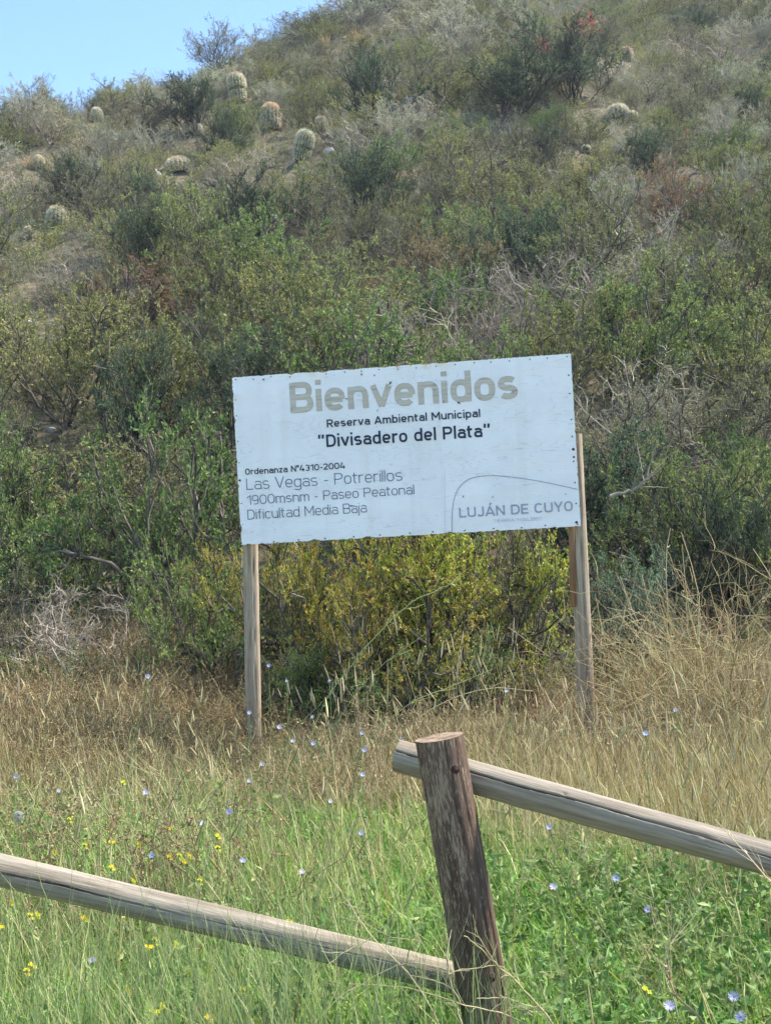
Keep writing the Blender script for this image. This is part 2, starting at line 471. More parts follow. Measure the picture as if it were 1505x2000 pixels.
# nails round the edge
def nail(x, z, r=0.006):
    g_ = Geo(); n = 8
    a = np.arange(n) * 2 * math.pi / n
    ring = lambda y, rr: np.stack([rr * np.cos(a), np.full(n, y), rr * np.sin(a)], 1)
    V_ = np.concatenate([ring(0.0, r), ring(-0.004, r), ring(-0.006, r * .5), [[0, -0.0065, 0]]])
    q = [(i, (i + 1) % n, n + (i + 1) % n, n + i) for i in range(n)] + [(n + i, n + (i + 1) % n, 2 * n + (i + 1) % n, 2 * n + i) for i in range(n)]
    t_ = [(2 * n + i, 2 * n + (i + 1) % n, 3 * n) for i in range(n)]
    g_.add(V_, q, t_); return g_.mesh('nail', M['rust'])
nail_me = nail(0, 0)
spots = []
for i in range(19): spots.append((0.03 + i * (W_ - 0.06) / 18 + rs.normal() * .008, H_ - 0.022 + rs.normal() * .003, 0.75))
for i in range(13): spots.append((0.03 + i * (W_ - 0.06) / 12 + rs.normal() * .012, 0.016 + rs.normal() * .003, 0.9))
for i in range(1, 8): spots.append((0.018, i * H_ / 8 + rs.normal() * .01, 0.7))
for i in range(1, 8): spots.append((W_ - 0.025, i * H_ / 8 + rs.normal() * .02, 0.9))
spots += [(0.016, 0.47, 1.4), (W_ - 0.022, 0.545, 1.7), (W_ - 0.022, 0.49, 1.3), (W_ - 0.03, 0.03, 1.6)]
for x, z, s_ in spots:
    o = board_child('nail', nail_me, None)
    o.matrix_basis = Msign.inverted() @ Mboard @ Matrix.Translation((x, -0.004, z)) @ Matrix.Scale(s_, 4)

# ---- lettering: every character drawn as strokes of the stated weight
def sup(cx, cy, rx, ry, a0, a1, n=18, p=2.5):
    a = np.radians(np.linspace(a0, a1, n)); c, s = np.cos(a), np.sin(a)
    return [(cx + rx * np.sign(ci) * abs(ci) ** (2 / p), cy + ry * np.sign(si) * abs(si) ** (2 / p)) for ci, si in zip(c, s)]

def glyph(ch, t, k):
    """returns (width, [strokes]); heights: capitals 1, x-height .74; k scales widths"""
    X = 0.74; h = t / 2; wl = 0.56 * k; wc = 0.64 * k
    def full(x0, x1, y0, y1, n=40): return sup((x0 + x1) / 2, (y0 + y1) / 2, (x1 - x0) / 2, (y1 - y0) / 2, 0, 360, n)
    a0, a1, b0, b1 = h, wl - h, h, X - h
    mx, my = wl / 2, X / 2; rx, ry = (a1 - a0) / 2, (b1 - b0) / 2
    A = 0.5 * (a1 - a0)
    if ch == ' ': return 0.26 * k, []
    if ch == 'o': return wl, [full(a0, a1, b0, b1)]
    if ch == 'c': return wl * .92, [sup(mx, my, rx, ry, 42, 318, 26)]
    if ch == 'e': return wl, [[(a0 + h, my - .01), (a1, my - .01)] , [(a1, my - .01)] + sup(mx, my, rx, ry, 2, 318, 30)]
    if ch in 'nhm':
        r_ = 0.26
        def arch(x0, x1): return [(x0, b1 - r_ - .02)] + sup((x0 + x1) / 2, b1 - r_, (x1 - x0) / 2, r_, 180, 0, 16) + [(x1, 0)]
        if ch == 'n': return wl, [[(a0, 0), (a0, X)], arch(a0, a1)]
        w = wl * 1.5; m_ = w / 2
        return w, [[(a0, 0), (a0, X)], arch(a0, m_), arch(m_, w - h)]
    if ch == 'u':
        r_ = 0.26
        return wl, [[(a1, 0), (a1, X)], [(a0, X)] + sup(mx, b0 + r_, rx, r_, 180, 360, 16) + [(a1, b0 + r_ + .02)]]
    if ch == 'r': return wl * .66, [[(a0, 0), (a0, X)], [(a0, b1 - .28)] + sup(a0 + .26 * k, b1 - .26, .26 * k, .26, 180, 84, 10)]
    if ch == 'a':
        m_ = X * .58
        return wl * .96, [[(a1, 0), (a1, X - .24)] + sup(mx, X - h - .22, rx, .22, 0, 150, 14), full(a0, a1, b0, m_, 30)]
    if ch in 'bdpq':
        sx = a0 if ch in 'bp' else a1
        y = [(sx, 0), (sx, 1.02)] if ch in 'bd' else [(sx, X), (sx, -.26)]
        return wl, [y, full(a0, a1, b0, b1)]
    if ch == 'g': return wl, [full(a0, a1, b0, b1), [(a1, X), (a1, -.06)] + sup(mx, -.06, rx, .2 - h * .5, 360, 210, 12)]
    if ch in 'ij':
        d = [(h, .9 - h * .2), (h, .9 + t * .95 - h * .2)]
        if ch == 'i': return t, [[(h, 0), (h, X)], d]
        return t, [[(h, X), (h, -.08)] + sup(h - .14 * k, -.08, .14 * k, .16, 360, 280, 6), d]
    if ch == 'l': return t, [[(h, 0), (h, 1.02)]]
    if ch == 't': return .36 * k, [[(.12 * k, .94), (.12 * k, .2)] + sup(.12 * k + .18 * k, .2, .18 * k, .2 - h, 180, 265, 8), [(-.02, X - h), (.34 * k, X - h)]]
    if ch == 'f': return .36 * k, [[(.14 * k, 0), (.14 * k, .82)] + sup(.14 * k + .18 * k, .82, .18 * k, .2 - h, 180, 95, 8), [(0, X - h), (.34 * k, X - h)]]
    if ch == 'v': return wl * .98, [[(h * .6, X), (wl * .49, h * .4)], [(wl * .98 - h * .6, X), (wl * .49, h * .4)]]
    if ch == 'z': return wl * .85, [[(0.02, b1), (wl * .80, b1)], [(wl * .76, b1), (.06, b0)], [(0.02, b0), (wl * .83, b0)]]
    if ch in 'sS3':
        T = X if ch == 's' else 1.0; w = wl * .92 if ch == 's' else wc * .9
        c1, c2 = T - h - (T - t) / 4, h + (T - t) / 4; q = (T - t) / 4; r2 = (w - t) / 2
        if ch == '3': return w, [sup(w / 2, c1, r2, q, 150, -90, 18, 2.2), sup(w / 2, c2, r2, q, 90, -150, 18, 2.2)]
        return w, [sup(w / 2, c1, r2, q, 35, 270, 18, 2.3) + sup(w / 2, c2, r2, q, 90, -145, 18, 2.3)]
    if ch == 'B':
        w = wc; x1 = w - h
        return w, [[(h, 0), (h, 1)], [(h, 1 - h), (w * .55, 1 - h)] + sup(w * .55, .755 - h / 2, x1 - w * .58, .245 - h / 2, 90, -90, 14) + [(h, .51)],
                   [(w * .55, .51)] + sup(w * .55, (.51 + h) / 2, x1 - w * .55, (.51 - h) / 2, 90, -90, 14) + [(h, h)]]
    if ch in 'PR':
        w = wc; x1 = w - h; m_ = .46
        s_ = [[(h, 0), (h, 1)], [(h, 1 - h)] + sup(w * .5, (1 - h + m_) / 2, x1 - w * .5, (1 - h - m_) / 2, 90, -90, 16) + [(h, m_)]]
        if ch == 'R': s_.append([(w * .5, m_), (w - h * .8, 0)])
        return w, s_
    if ch == 'D': return wc * 1.04, [[(h, 0), (h, 1)], [(h, 1 - h)] + sup(wc * .45, .5, wc * 1.04 - h - wc * .45, .5 - h, 90, -90, 22) + [(h, h)]]
    if ch in 'O0': return wc, [full(h, wc - h, h, 1 - h)]
    if ch == 'C': return wc, [sup(wc / 2, .5, wc / 2 - h, .5 - h, 38, 322, 26)]
    if ch == 'U': return wc, [[(h, 1)] + sup(wc / 2, .3, wc / 2 - h, .3 - h, 180, 360, 18) + [(wc - h, 1)]]
    if ch == 'J': return wc * .8, [[(wc * .8 - h, 1)] + sup(wc * .4, .28, wc * .4 - h, .28 - h, 360, 190, 16)]
    if ch == 'L': return wc * .84, [[(h, 1), (h, 0)], [(h, h), (wc * .84, h)]]
    if ch == 'E': return wc * .85, [[(h, 1), (h, 0)], [(h, h), (wc * .85, h)], [(h, .5), (wc * .78, .5)], [(h, 1 - h), (wc * .85, 1 - h)]]
    if ch == 'T': return wc * .9, [[(wc * .45, 0), (wc * .45, 1)], [(0, 1 - h), (wc * .9, 1 - h)]]
    if ch == 'I': return t, [[(h, 0), (h, 1)]]
    if ch == 'N': return wc * 1.04, [[(h, 0), (h, 1)], [(h, 1 - h * .5), (wc * 1.04 - h, h * .5)], [(wc * 1.04 - h, 0), (wc * 1.04 - h, 1)]]
    if ch == 'M': return wc * 1.3, [[(h, 0), (h, 1)], [(h, 1 - h * .5), (wc * .65, .3)], [(wc * .65, .3), (wc * 1.3 - h, 1 - h * .5)], [(wc * 1.3 - h, 0), (wc * 1.3 - h, 1)]]
    if ch in 'AÁ':
        w = wc * 1.12; s_ = [[(h * .6, 0), (w / 2, 1 - h * .4)], [(w - h * .6, 0), (w / 2, 1 - h * .4)], [(w * .2, .27), (w * .8, .27)]]
        if ch == 'Á': s_.append([(w * .48, 1.1), (w * .66, 1.32)])
        return w, s_
    if ch == 'V': return wc * 1.06, [[(h * .6, 1), (wc * .53, h * .4)], [(wc * 1.06 - h * .6, 1), (wc * .53, h * .4)]]
    if ch == 'Y': return wc * 1.02, [[(h * .6, 1), (wc * .51, .42)], [(wc * 1.02 - h * .6, 1), (wc * .51, .42)], [(wc * .51, .45), (wc * .51, 0)]]
    if ch == '1': return .34 * k + h, [[(.34 * k, 0), (.34 * k, 1)], [(.02, .74), (.34 * k, 1 - h)]]
    if ch == '2': return wc * .92, [sup(wc * .46, .7, wc * .46 - h, .3 - h, 165, -25, 16) + [(h * 1.2, h * 1.4)], [(0.01, h), (wc * .92, h)]]
    if ch == '4': return wc, [[(wc * .5, 1), (.03, .26)], [(.02, .24), (wc, .24)], [(wc * .72, 0), (wc * .72, .52)]]
    if ch == '9': return wc * .95, [full(h, wc * .95 - h, .4, 1 - h, 30), [(wc * .95 - h, .68)] + sup(wc * .45, .3, wc * .5 - h, .3 - h, 0, -110, 12)]
    if ch == '°': return .26 * k, [full(.03, .23 * k, .72, .97, 18)]
    if ch == '-': return .36 * k, [[(.04, .4), (.32 * k, .4)]]
    if ch == '“': return .46 * k, [[(.09, .70), (.13, 1.02)], [(.33 * k, .70), (.33 * k + .04, 1.02)]]
    if ch == '”': return .46 * k, [[(.09, .70), (.13, 1.02)], [(.33 * k, .70), (.33 * k + .04, 1.02)]]
    return wl, [full(a0, a1, b0, b1)]

def ribbon(geo, pts, width, y):
    P = np.array(pts, float)
    keep = [0] + [i for i in range(1, len(P)) if np.linalg.norm(P[i] - P[i - 1]) > 1e-5]
    P = P[keep]
    if len(P) < 2: return
    closed = np.linalg.norm(P[0] - P[-1]) < 1e-4
    d = norm(np.diff(P, axis=0)); nrm = np.stack([-d[:, 1], d[:, 0]], 1)
    n = np.zeros_like(P)
    n[1:-1] = nrm[1:] + nrm[:-1]; n[0] = nrm[0]; n[-1] = nrm[-1]
    if closed: n[0] = n[-1] = nrm[0] + nrm[-1]
    n = norm(n)
    c = np.ones(len(P)); c[1:-1] = np.clip((n[1:-1] * nrm[1:]).sum(1), .75, 1)
    off = n * (width / 2 / c)[:, None]
    A, B = P + off, P - off
    V_ = np.concatenate([np.stack([A[:, 0], np.full(len(P), y), A[:, 1]], 1), np.stack([B[:, 0], np.full(len(P), y), B[:, 1]], 1)])
    m = len(P)
    geo.add(V_, [(i, i + 1, m + i + 1, m + i) for i in range(m - 1)])

def ink(name, c, c2=None, peel=0.0):
    t = NT(name); v = t.coords((2, 1, 40)); f = t.noise(1.5, v, 4)
    col = t.ramp(f, [(0.35, srgb(*c)), (0.65, srgb(*(c2 or c)))])
    ln = t.noise(1.0, t.coords((0.6, 1, 9)), 2)
    cr_ = t.math('ABSOLUTE', t.math('SUBTRACT', t.math('FRACT', t.math('MULTIPLY', ln, 14.0)), 0.5))
    line = t.ramp(cr_, [(0.0, (0.25, 0.25, 0.25, 1)), (0.06, (1, 1, 1, 1))])
    if peel: col = t.mix(peel, col, line, 'MULTIPLY')
    return t.done(t.bsdf(col, 0.55, f, 0.2, 0.001))
M['ink_navy'] = ink('faded_navy_ink', (30, 40, 62), (44, 54, 76))
M['ink_slate'] = ink('slate_ink', (92, 102, 122), (112, 122, 140))
M['ink_grey'] = ink('faded_grey_ink', (146, 150, 162), (166, 170, 180))
M['ink_pale'] = ink('pale_worn_ink', (168, 174, 188), (196, 200, 210))
M['ink_tan'] = ink('peeled_tan_letter', (184, 172, 150), (204, 194, 176), 0.5)
M['ink_edge'] = ink('thin_letter_edge', (140, 140, 144), (160, 160, 164))
M['ink_line'] = ink('thin_emblem_line', (140, 146, 160), (150, 156, 170))

Binv = np.linalg.inv(np.array(Mboard))
def px2board(px, py):
    v = ray(px, py); n = sn
    s_ = ((so - EYE) @ n) / (v @ n)
    p = EYE + v * s_
    q = Binv @ np.append(p, 1)
    return q[0], q[2]

def text_line(name, txt, p0, p1, cap, weight, mat, layer=-0.0068, outline=None, gap=0.105):
    """text set between two points of the board (metres from its lower left corner)"""
    x0, z0 = p0; x1, z1 = p1
    L = math.hypot(x1 - x0, z1 - z0) / cap
    t = weight / cap
    def total(k):
        w = 0
        for i, ch in enumerate(txt): w += glyph(ch, t, k)[0] + (gap * k if i < len(txt) - 1 else 0)
        return w
    lo, hi = 0.4, 2.2
    for _ in range(30):
        m_ = (lo + hi) / 2
        if total(m_) > L: hi = m_
        else: lo = m_
    k = (lo + hi) / 2
    ux = np.array([x1 - x0, z1 - z0]); ux /= np.linalg.norm(ux); uz = np.array([-ux[1], ux[0]])
    g_ = Geo(); g2 = Geo(); x = 0; j = 0
    for ch in txt:
        w, st = glyph(ch, t, k)
        for s_ in st:
            pts = [np.array([x0, z0]) + (ux * (x + a) + uz * b) * cap for a, b in s_]
            ribbon(g_, pts, weight, layer - 0.00012 * (j % 7)); 
            if outline: ribbon(g2, pts, weight + 0.004, layer + 0.0012 + 0.00012 * (j % 7))
            j += 1
        x += w + gap * k
    if outline: link(name + '_edge', g2.mesh(name, M[outline]), sheet)
    o = link(name, g_.mesh(name, M[mat]), sheet)
    o['label'] = 'print reading ' + txt
    return o

LINES = [
 ('heading', 'Bienvenidos', (568.5, 806.8), (1010.5, 778), 0.216, 0.0365, 'ink_tan', 'ink_edge'),
 ('subheading', 'Reserva Ambiental Municipal', (638.6, 835), (937.6, 814.5), 0.057, 0.0098, 'ink_navy', None),
 ('title', '“Divisadero del Plata”', (622, 874.5), (957.9, 852.5), 0.091, 0.0152, 'ink_navy', None),
 ('ordinance_line', 'Ordenanza N°4310-2004', (479.5, 927.6), (674, 915), 0.045, 0.0072, 'ink_navy', None),
 ('place_line', 'Las Vegas - Potrerillos', (481.9, 957), (785.7, 938.6), 0.082, 0.0066, 'ink_slate', None),
 ('altitude_line', '1900msnm - Paseo Peatonal', (483, 986.2), (809, 965), 0.068, 0.006, 'ink_slate', None),
 ('difficulty_line', 'Dificultad Media Baja', (484.3, 1015), (716.3, 1000.6), 0.072, 0.006, 'ink_slate', None),
 ('town_name', 'LUJÁN DE CUYO', (896.9, 1011.3), (1118, 998), 0.071, 0.0118, 'ink_grey', None),
 ('town_motto', 'TIERRA MALBEC', (962.7, 1021), (1059.5, 1016), 0.024, 0.0030, 'ink_pale', None),
]
for nm, tx, a, b, cap, wt, mt, ol in LINES:
    text_line(nm, tx, px2board(*a), px2board(*b), cap, wt, mt, outline=ol)
# emblem: one thin curve
pts = [px2board(800 + x / 4.18, 680 + y / 4.18) for x, y in [(343, 1500), (345, 1350), (353, 1270), (368, 1205), (400, 1140), (440, 1095), (480, 1070), (540, 1049), (640, 1039), (720, 1042), (800, 1048), (1000, 1075), (1200, 1115), (1372, 1154)]]
pp = np.array(pts); tt = np.linspace(0, len(pp) - 1, 60)
pp = np.stack([np.interp(tt, np.arange(len(pp)), pp[:, 0]), np.interp(tt, np.arange(len(pp)), pp[:, 1])], 1)
for _ in range(3): pp[1:-1] = (pp[:-2] + 2 * pp[1:-1] + pp[2:]) / 4
g = Geo(); ribbon(g, pp, 0.0048, -0.0068)
link('emblem_curve', g.mesh('emblem_curve', M['ink_line']), sheet)
g = Geo(); ribbon(g, [px2board(868, 915), px2board(868.5, 1040)], 0.0018, -0.0066)
link('seam', g.mesh('seam', M['ink_pale']), sheet)
# small torn flaps and holes in the sheet
M['hole'] = plain_mat('exposed_dark_wood', (74, 64, 56), (96, 84, 72), 20)
def tear(px, py, w, h_, lean=0.5):
    x, z = px2board(px, py); g_ = Geo()
    n = 7; a = np.linspace(0, 2 * math.pi, n, endpoint=False) + rs.random(n) * .5
    r_ = 0.6 + 0.4 * rs.random(n)
    V_ = np.stack([x + w * r_ * np.cos(a) + lean * h_ * np.sin(a), np.full(n, -0.0072), z + h_ * r_ * np.sin(a)], 1)
    V_ = np.concatenate([V_, [[x, -0.0074, z]]])
    g_.add(V_, None, [(i, (i + 1) % n, n) for i in range(n)])
    link('tear', g_.mesh('tear', M['hole']), sheet)
    # curled flap hanging beside it
    g_ = Geo()
    V_ = [(x - w, -0.0075, z - h_), (x + w, -0.0075, z - h_ * .8), (x + w * .6, -0.016, z - h_ * 1.7), (x - w * .8, -0.012, z - h_ * 1.6)]
    g_.add(V_, [(0, 1, 2, 3)])
    link('flap', g_.mesh('flap', M['vinyl']), sheet)
for a in [(762, 748, .010, .014, .3), (677, 779, .012, .005, 0), (895, 786, .012, .014, -.6), (737, 802, .004, .012, .6), (686, 988, .016, .006, .8), (904, 970, .006, .008, .3),
          (914, 993, .004, .008, 0), (1104, 965, .004, .005, 0), (962, 970, .003, .012, .7), (706, 731, .010, .006, 0), (731, 733, .008, .006, .3), (515, 741, .010, .007, .5)]:
    tear(*a)

# ---- sign posts
def log_mesh(name, L, r0, r1, mat, cracks=(), seg=64, rings=90, bow=0.0, seed=1, knots=0, tilt_top=(0, 0), bumps=0.02):
    """round timber along +Z, with real cracks: each crack = (angle, drift, z0, z1, depth fraction, half width rad)"""
    r = np.random.default_rng(seed)
    z = np.linspace(0, L, rings); a = np.linspace(0, 2 * math.pi, seg, endpoint=False)
    Zg, Ag = np.meshgrid(z, a, indexing='ij')
    rad_ = (r0 + (r1 - r0) * Zg / L)
    ph = r.random(8) * 6.28
    rad_ = rad_ * (1 + bumps * (np.sin(2 * Ag + ph[0] + Zg * 1.1) + 0.7 * np.sin(3 * Ag + ph[1] - Zg * 2.0) + 0.5 * np.sin(Zg * 5 + ph[2]) * np.sin(Ag + ph[3])
                   + 0.25 * np.sin(7 * Ag + ph[4] + 3 * Zg)) + r.normal(size=Ag.shape) * 0.004)
    grooves = r.random(seg) < 0.3
    rad_ *= 1 - 0.007 * grooves[None] * (0.5 + 0.5 * np.sin(Zg * 3 + np.arange(seg)[None] * 2.1))
    for (ca, dr, z0, z1, dp, hw) in cracks:
        cen = ca + dr * (Zg - z0) + 0.05 * np.sin(Zg * 7 + ca) + 0.03 * np.sin(Zg * 19)
        d = np.abs((Ag - cen + math.pi) % (2 * math.pi) - math.pi)
        e = np.clip((Zg - z0) / (0.15 * (z1 - z0) + .01), 0, 1) * np.clip((z1 - Zg) / (0.3 * (z1 - z0) + .01), 0, 1)
        rad_ *= 1 - min(dp * 2.2, .8) * e * np.clip(1.25 - d / hw, 0, 1) ** 0.5 * (0.75 + 0.25 * np.sin(Zg * 23 + ca))
    for q_ in range(knots):
        ka, kz = (r.random() - .5) * 2.4, (.1 + .8 * r.random()) * L
        dk = np.sqrt(((Ag - ka + math.pi) % (2 * math.pi) - math.pi) ** 2 + ((Zg - kz) / .055) ** 2)
        rad_ *= 1 + .05 * np.exp(-(dk / .5) ** 2) - .09 * np.exp(-(dk / .13) ** 2)
    off = bow * np.sin(math.pi * z / L)
    X_ = rad_ * np.cos(Ag) + off[:, None]; Y_ = rad_ * np.sin(Ag)
    Z_ = Zg + (Zg / L) ** 8 * (tilt_top[0] * X_ + tilt_top[1] * Y_)
    V_ = np.stack([X_, Y_, Z_], -1).reshape(-1, 3)
    idx = np.arange(rings * seg).reshape(rings, seg)
    aa, bb = idx[:-1], idx[1:]
    q = np.stack([aa, np.roll(aa, -1, 1), np.roll(bb, -1, 1), bb], -1)
    g_ = Geo(); g_.add(V_, q.reshape(-1, 4))
    me = g_.mesh(name, mat, True)
    def cap(row, sgn):
        c = V_[idx[row]]; g2 = Geo(); m = c.mean(0)
        mid = (c + m) / 2 + np.array([0, 0, 1]) * r.normal(size=(seg, 1)) * 0.002
        VV = np.concatenate([c + [0, 0, 0.0005 * sgn], mid, [m]])
        i = np.arange(seg); j = (i + 1) % seg
        qq = np.stack([i, j, seg + j, seg + i], 1); tt_ = np.stack([seg + i, seg + j, np.full(seg, 2 * seg)], 1)
        if sgn < 0: qq = qq[:, ::-1]; tt_ = tt_[:, ::-1]
        g2.add(VV, qq, tt_); return g2.mesh(name + '_end', M['endgrain'])
    return me, cap(0, -1), cap(rings - 1, 1)

def frame_z(p0, p1, hint=(0, -1, 0)):
    """matrix with +Z from p0 to p1 and +X towards the hint"""
    z = norm(np.array(p1) - np.array(p0)); h = np.array(hint, float)
    x = norm(h - z * (h @ z)); y = np.cross(z, x)
    return Matrix(((x[0], y[0], z[0], p0[0]), (x[1], y[1], z[1], p0[1]), (x[2], y[2], z[2], p0[2]), (0, 0, 0, 1)))

def ch_world(name, me, parent, Mw, Mp):
    o = link(name, me, parent); o.matrix_basis = Mp.inverted() @ Mw; return o

def sign_post(ptop, pbot, r0, r1, seed, cracks):
    top_, bot_ = np.array(ptop), np.array(pbot)
    gz = float(height(bot_[0], bot_[1])); d = norm(top_ - bot_)
    bot2 = bot_ + d * ((gz - 0.25 - bot_[2]) / d[2])
    L = np.linalg.norm(top_ - bot2)
    me, c0, c1 = log_mesh('post', L, r0, r1, M['signpost'], cracks, 40, 70, 0.01, seed, bumps=.012)
    Mw = frame_z(bot2, top_)
    o = ch_world('post', me, sign, Mw, Msign)
    link('post_end', c1, o)
DL, DR = 9.30 + .125, 9.02 + .125
sign_post(at(485.5, 860, DL), at(497, 1500, DL), 0.058, 0.056, 5, [(-0.25, .03, .2, 2.6, .14, .09), (0.5, -.02, .5, 2.2, .10, .07)])
sign_post(at(1120.5, 848, DR + .0), at(1149, 1500, DR), 0.064, 0.055, 9, [(0.15, .02, .2, 2.7, .16, .09), (-.7, .0, .9, 2.6, .12, .08)])
# brown batten fixed along the left flank of the right post
pt, pb = at(1110.5, 870, DR - .045), at(1119, 1185, DR - .045)
g = Geo(); Lb = np.linalg.norm(pt - pb); box_geo(g, -.012, .012, -.02, .02, 0, Lb)
ch_world('batten', g.mesh('batten', M['batten']), sign, frame_z(pb, pt), Msign)

# ------------------------------------------------------------------ fence in the foreground
fence = empty('rail_fence')
D_P = 3.75
p_top, p_mid = at(858, 1440, D_P), at(950, 1985, D_P)
dpost = norm(p_top - p_mid)
gz = float(height(p_mid[0], p_mid[1]))
p_bot = p_mid + dpost * ((gz - .3 - p_mid[2]) / dpost[2])
fb = np.array([p_mid[0] + .03, p_mid[1], gz])
fence.location = [float(v) for v in fb]
Mf = Matrix.Translation(Vector(fb))
tag(fence, 'rustic log fence with a leaning dark brown post and two grey rails', 'fence')
L = float(np.linalg.norm(p_top - p_bot))
me, c0, c1 = log_mesh('post', L, 0.0755, 0.0715, M['post'], [(0.9, .05, .3, 1.0, .08, .05), (-.5, .04, .05, .8, .07, .05), (.2, -.05, .5, L + .2, .05, .05), (-1.2, .02, .2, L + .3, .06, .05), (.55, .1, .6, L + .2, .04, .04)],
                      110, 160, 0.004, 11, tilt_top=(0.03, 0.0), bumps=.012)
Mw = frame_z(p_bot, p_top)
post = ch_world('post', me, fence, Mw, Mf); post['label'] = 'leaning dark brown weathered post'
link('cut_end', c1, post)
def bolt(px, py, parent_m, r=.0082):
    p = at(px, py, D_P - .0715)
    g_ = Geo(); n = 14; a = np.arange(n) * 2 * math.pi / n
    def ring(y, rr): return np.stack([rr * np.cos(a), np.full(n, y), rr * np.sin(a)], 1)
    V_ = np.concatenate([ring(.012, r * 1.5), ring(-.001, r * 1.5), ring(-.001, r * 1.15), ring(-.006, r * .7), [[0, -.0075, 0]]])
    q = sum([[(k * n + i, k * n + (i + 1) % n, (k + 1) * n + (i + 1) % n, (k + 1) * n + i) for i in range(n)] for k in range(3)], [])
    g_.add(V_, q, [(3 * n + i, 3 * n + (i + 1) % n, 4 * n) for i in range(n)])
    o = ch_world('bolt', g_.mesh('bolt', M['rust'], True), post, Matrix.Translation(Vector(p)), Mf @ post.matrix_basis)
bolt(889, 1503, post); bolt(960, 1909, post)
def rail(p0, p1, r0, r1, seed, cracks, bow, label):
    L_ = float(np.linalg.norm(p1 - p0))
    me_, a_, b_ = log_mesh('rail', L_, r0, r1, M['rail'], cracks, 180, 200, bow, seed, knots=5, bumps=.026)
    o = ch_world('rail', me_, fence, frame_z(p0, p1), Mf); o['label'] = label
    link('cut_end', a_, o); link('cut_end', b_, o)
# +X of each rail faces the viewer; angle +90 deg is +Y = z cross x
rail(at(777, 1476, 3.90), at(1720, 1738, 3.42), .0475, .0455, 21,
     [(-.42, -.02, -.2, .95, .30, .05), (-.44, .22, .55, 1.5, .16, .035), (.1, .1, .85, 1.25, .08, .03), (.5, .0, .2, .45, .06, .03)], 0.006, 'upper right grey rail with a long dark crack')
rail(at(-260, 1640, 3.80), at(962, 1928, 3.92), .0495, .0455, 22,
     [(-.30, .16, -.2, .95, .26, .045), (-.25, .03, 1.0, 1.7, .07, .03), (.4, 0, 1.1, 1.9, .07, .03)], -0.012, 'lower left grey rail running behind the post')

# ------------------------------------------------------------------ shrub meshes
def shrub(rng, n_stem=9, H=1.0, spread=0.75, upright=0.5, lv=(7, 6), leaf=(0.03, 0.012), n_leaf=6, wig=0.25, bark='bark', leafmat='olive', thick=0.018, twigleaf=0.35, dens=1.0):
    """unit shrub about H tall; returns branch mesh and foliage mesh"""
    def grow(P0, D, Ln, k, up, wg):
        N = len(P0); pts = [P0]; d = D.copy()
        for i in range(k - 1):
            d = norm(d + np.array([0, 0, 1.0]) * up / k + rng.normal(size=(N, 3)) * wg)
            pts.append(pts[-1] + d * (Ln / (k - 1))[:, None])
        return np.stack(pts, 1)
    gb = Geo(); gl = Geo()
    az = rng.random(n_stem) * 6.283; ti = (0.15 + rng.random(n_stem) ** 0.8 * 1.05) * spread * 1.15
    D = np.stack([np.sin(ti) * np.cos(az), np.sin(ti) * np.sin(az), np.cos(ti)], 1)
    P0 = np.stack([rng.normal(size=n_stem) * .06, rng.normal(size=n_stem) * .06, np.full(n_stem, -.06)], 1)
    Ln = H * (0.8 + 0.4 * rng.random(n_stem)) * (1 + .15 * ti)
    k = 7
    P = grow(P0, D, Ln, k, upright, wig)
    R0 = thick * (0.6 + .7 * rng.random(n_stem))
    tubes(gb, P, R0[:, None] * np.linspace(1, .3, k)[None], 4)
    cur, curL, curR = P, Ln, R0
    for li, nc in enumerate(lv):
        N = len(cur); kk = cur.shape[1]
        M_ = N * nc
        par = np.repeat(np.arange(N), nc)
        t = (0.22 + 0.78 * rng.random(M_)) * (kk - 1) * 0.999
        i0 = t.astype(int); f = (t - i0)[:, None]
        a = cur[par, i0]; b = cur[par, i0 + 1]
        p = a + (b - a) * f; td = norm(b - a)
        r = norm(np.cross(td, rng.normal(size=(M_, 3))))
        d = norm(td * 0.75 + r * 0.75 + np.array([0, 0, .25]))
        Lc = curL[par] * (0.30 + .22 * rng.random(M_)) * (1.15 - .5 * t / kk)
        k2 = 5 if li == 0 else 4
        cP = grow(p, d, Lc, k2, upright * .8, wig * 1.2)
        Rc = np.maximum(curR[par] * .45, .0022)
        tubes(gb, cP, Rc[:, None] * np.linspace(1, .45, k2)[None], 3)
        cur, curL, curR = cP, Lc, Rc
    # leaves along the last twigs, and sprigs
    N, kk = cur.shape[:2]
    nl = max(1, int(n_leaf * dens)); M_ = N * nl
    par = np.repeat(np.arange(N), nl)
    t = (0.15 + .85 * rng.random(M_)) * (kk - 1) * .999
    i0 = t.astype(int); f = (t - i0)[:, None]
    a = cur[par, i0]; b = cur[par, i0 + 1]
    p = a + (b - a) * f; td = norm(b - a)
    d = norm(td * .6 + rng.normal(size=(M_, 3)) * .7 + np.array([0, 0, .2]))
    leaves(gl, p, d, leaf[0] * (.6 + .8 * rng.random(M_)), leaf[1] * (.6 + .8 * rng.random(M_)), rng)
    return gb.mesh('branches', M[bark], False), (gl.mesh('foliage', M[leafmat]) if n_leaf > 0 else None)

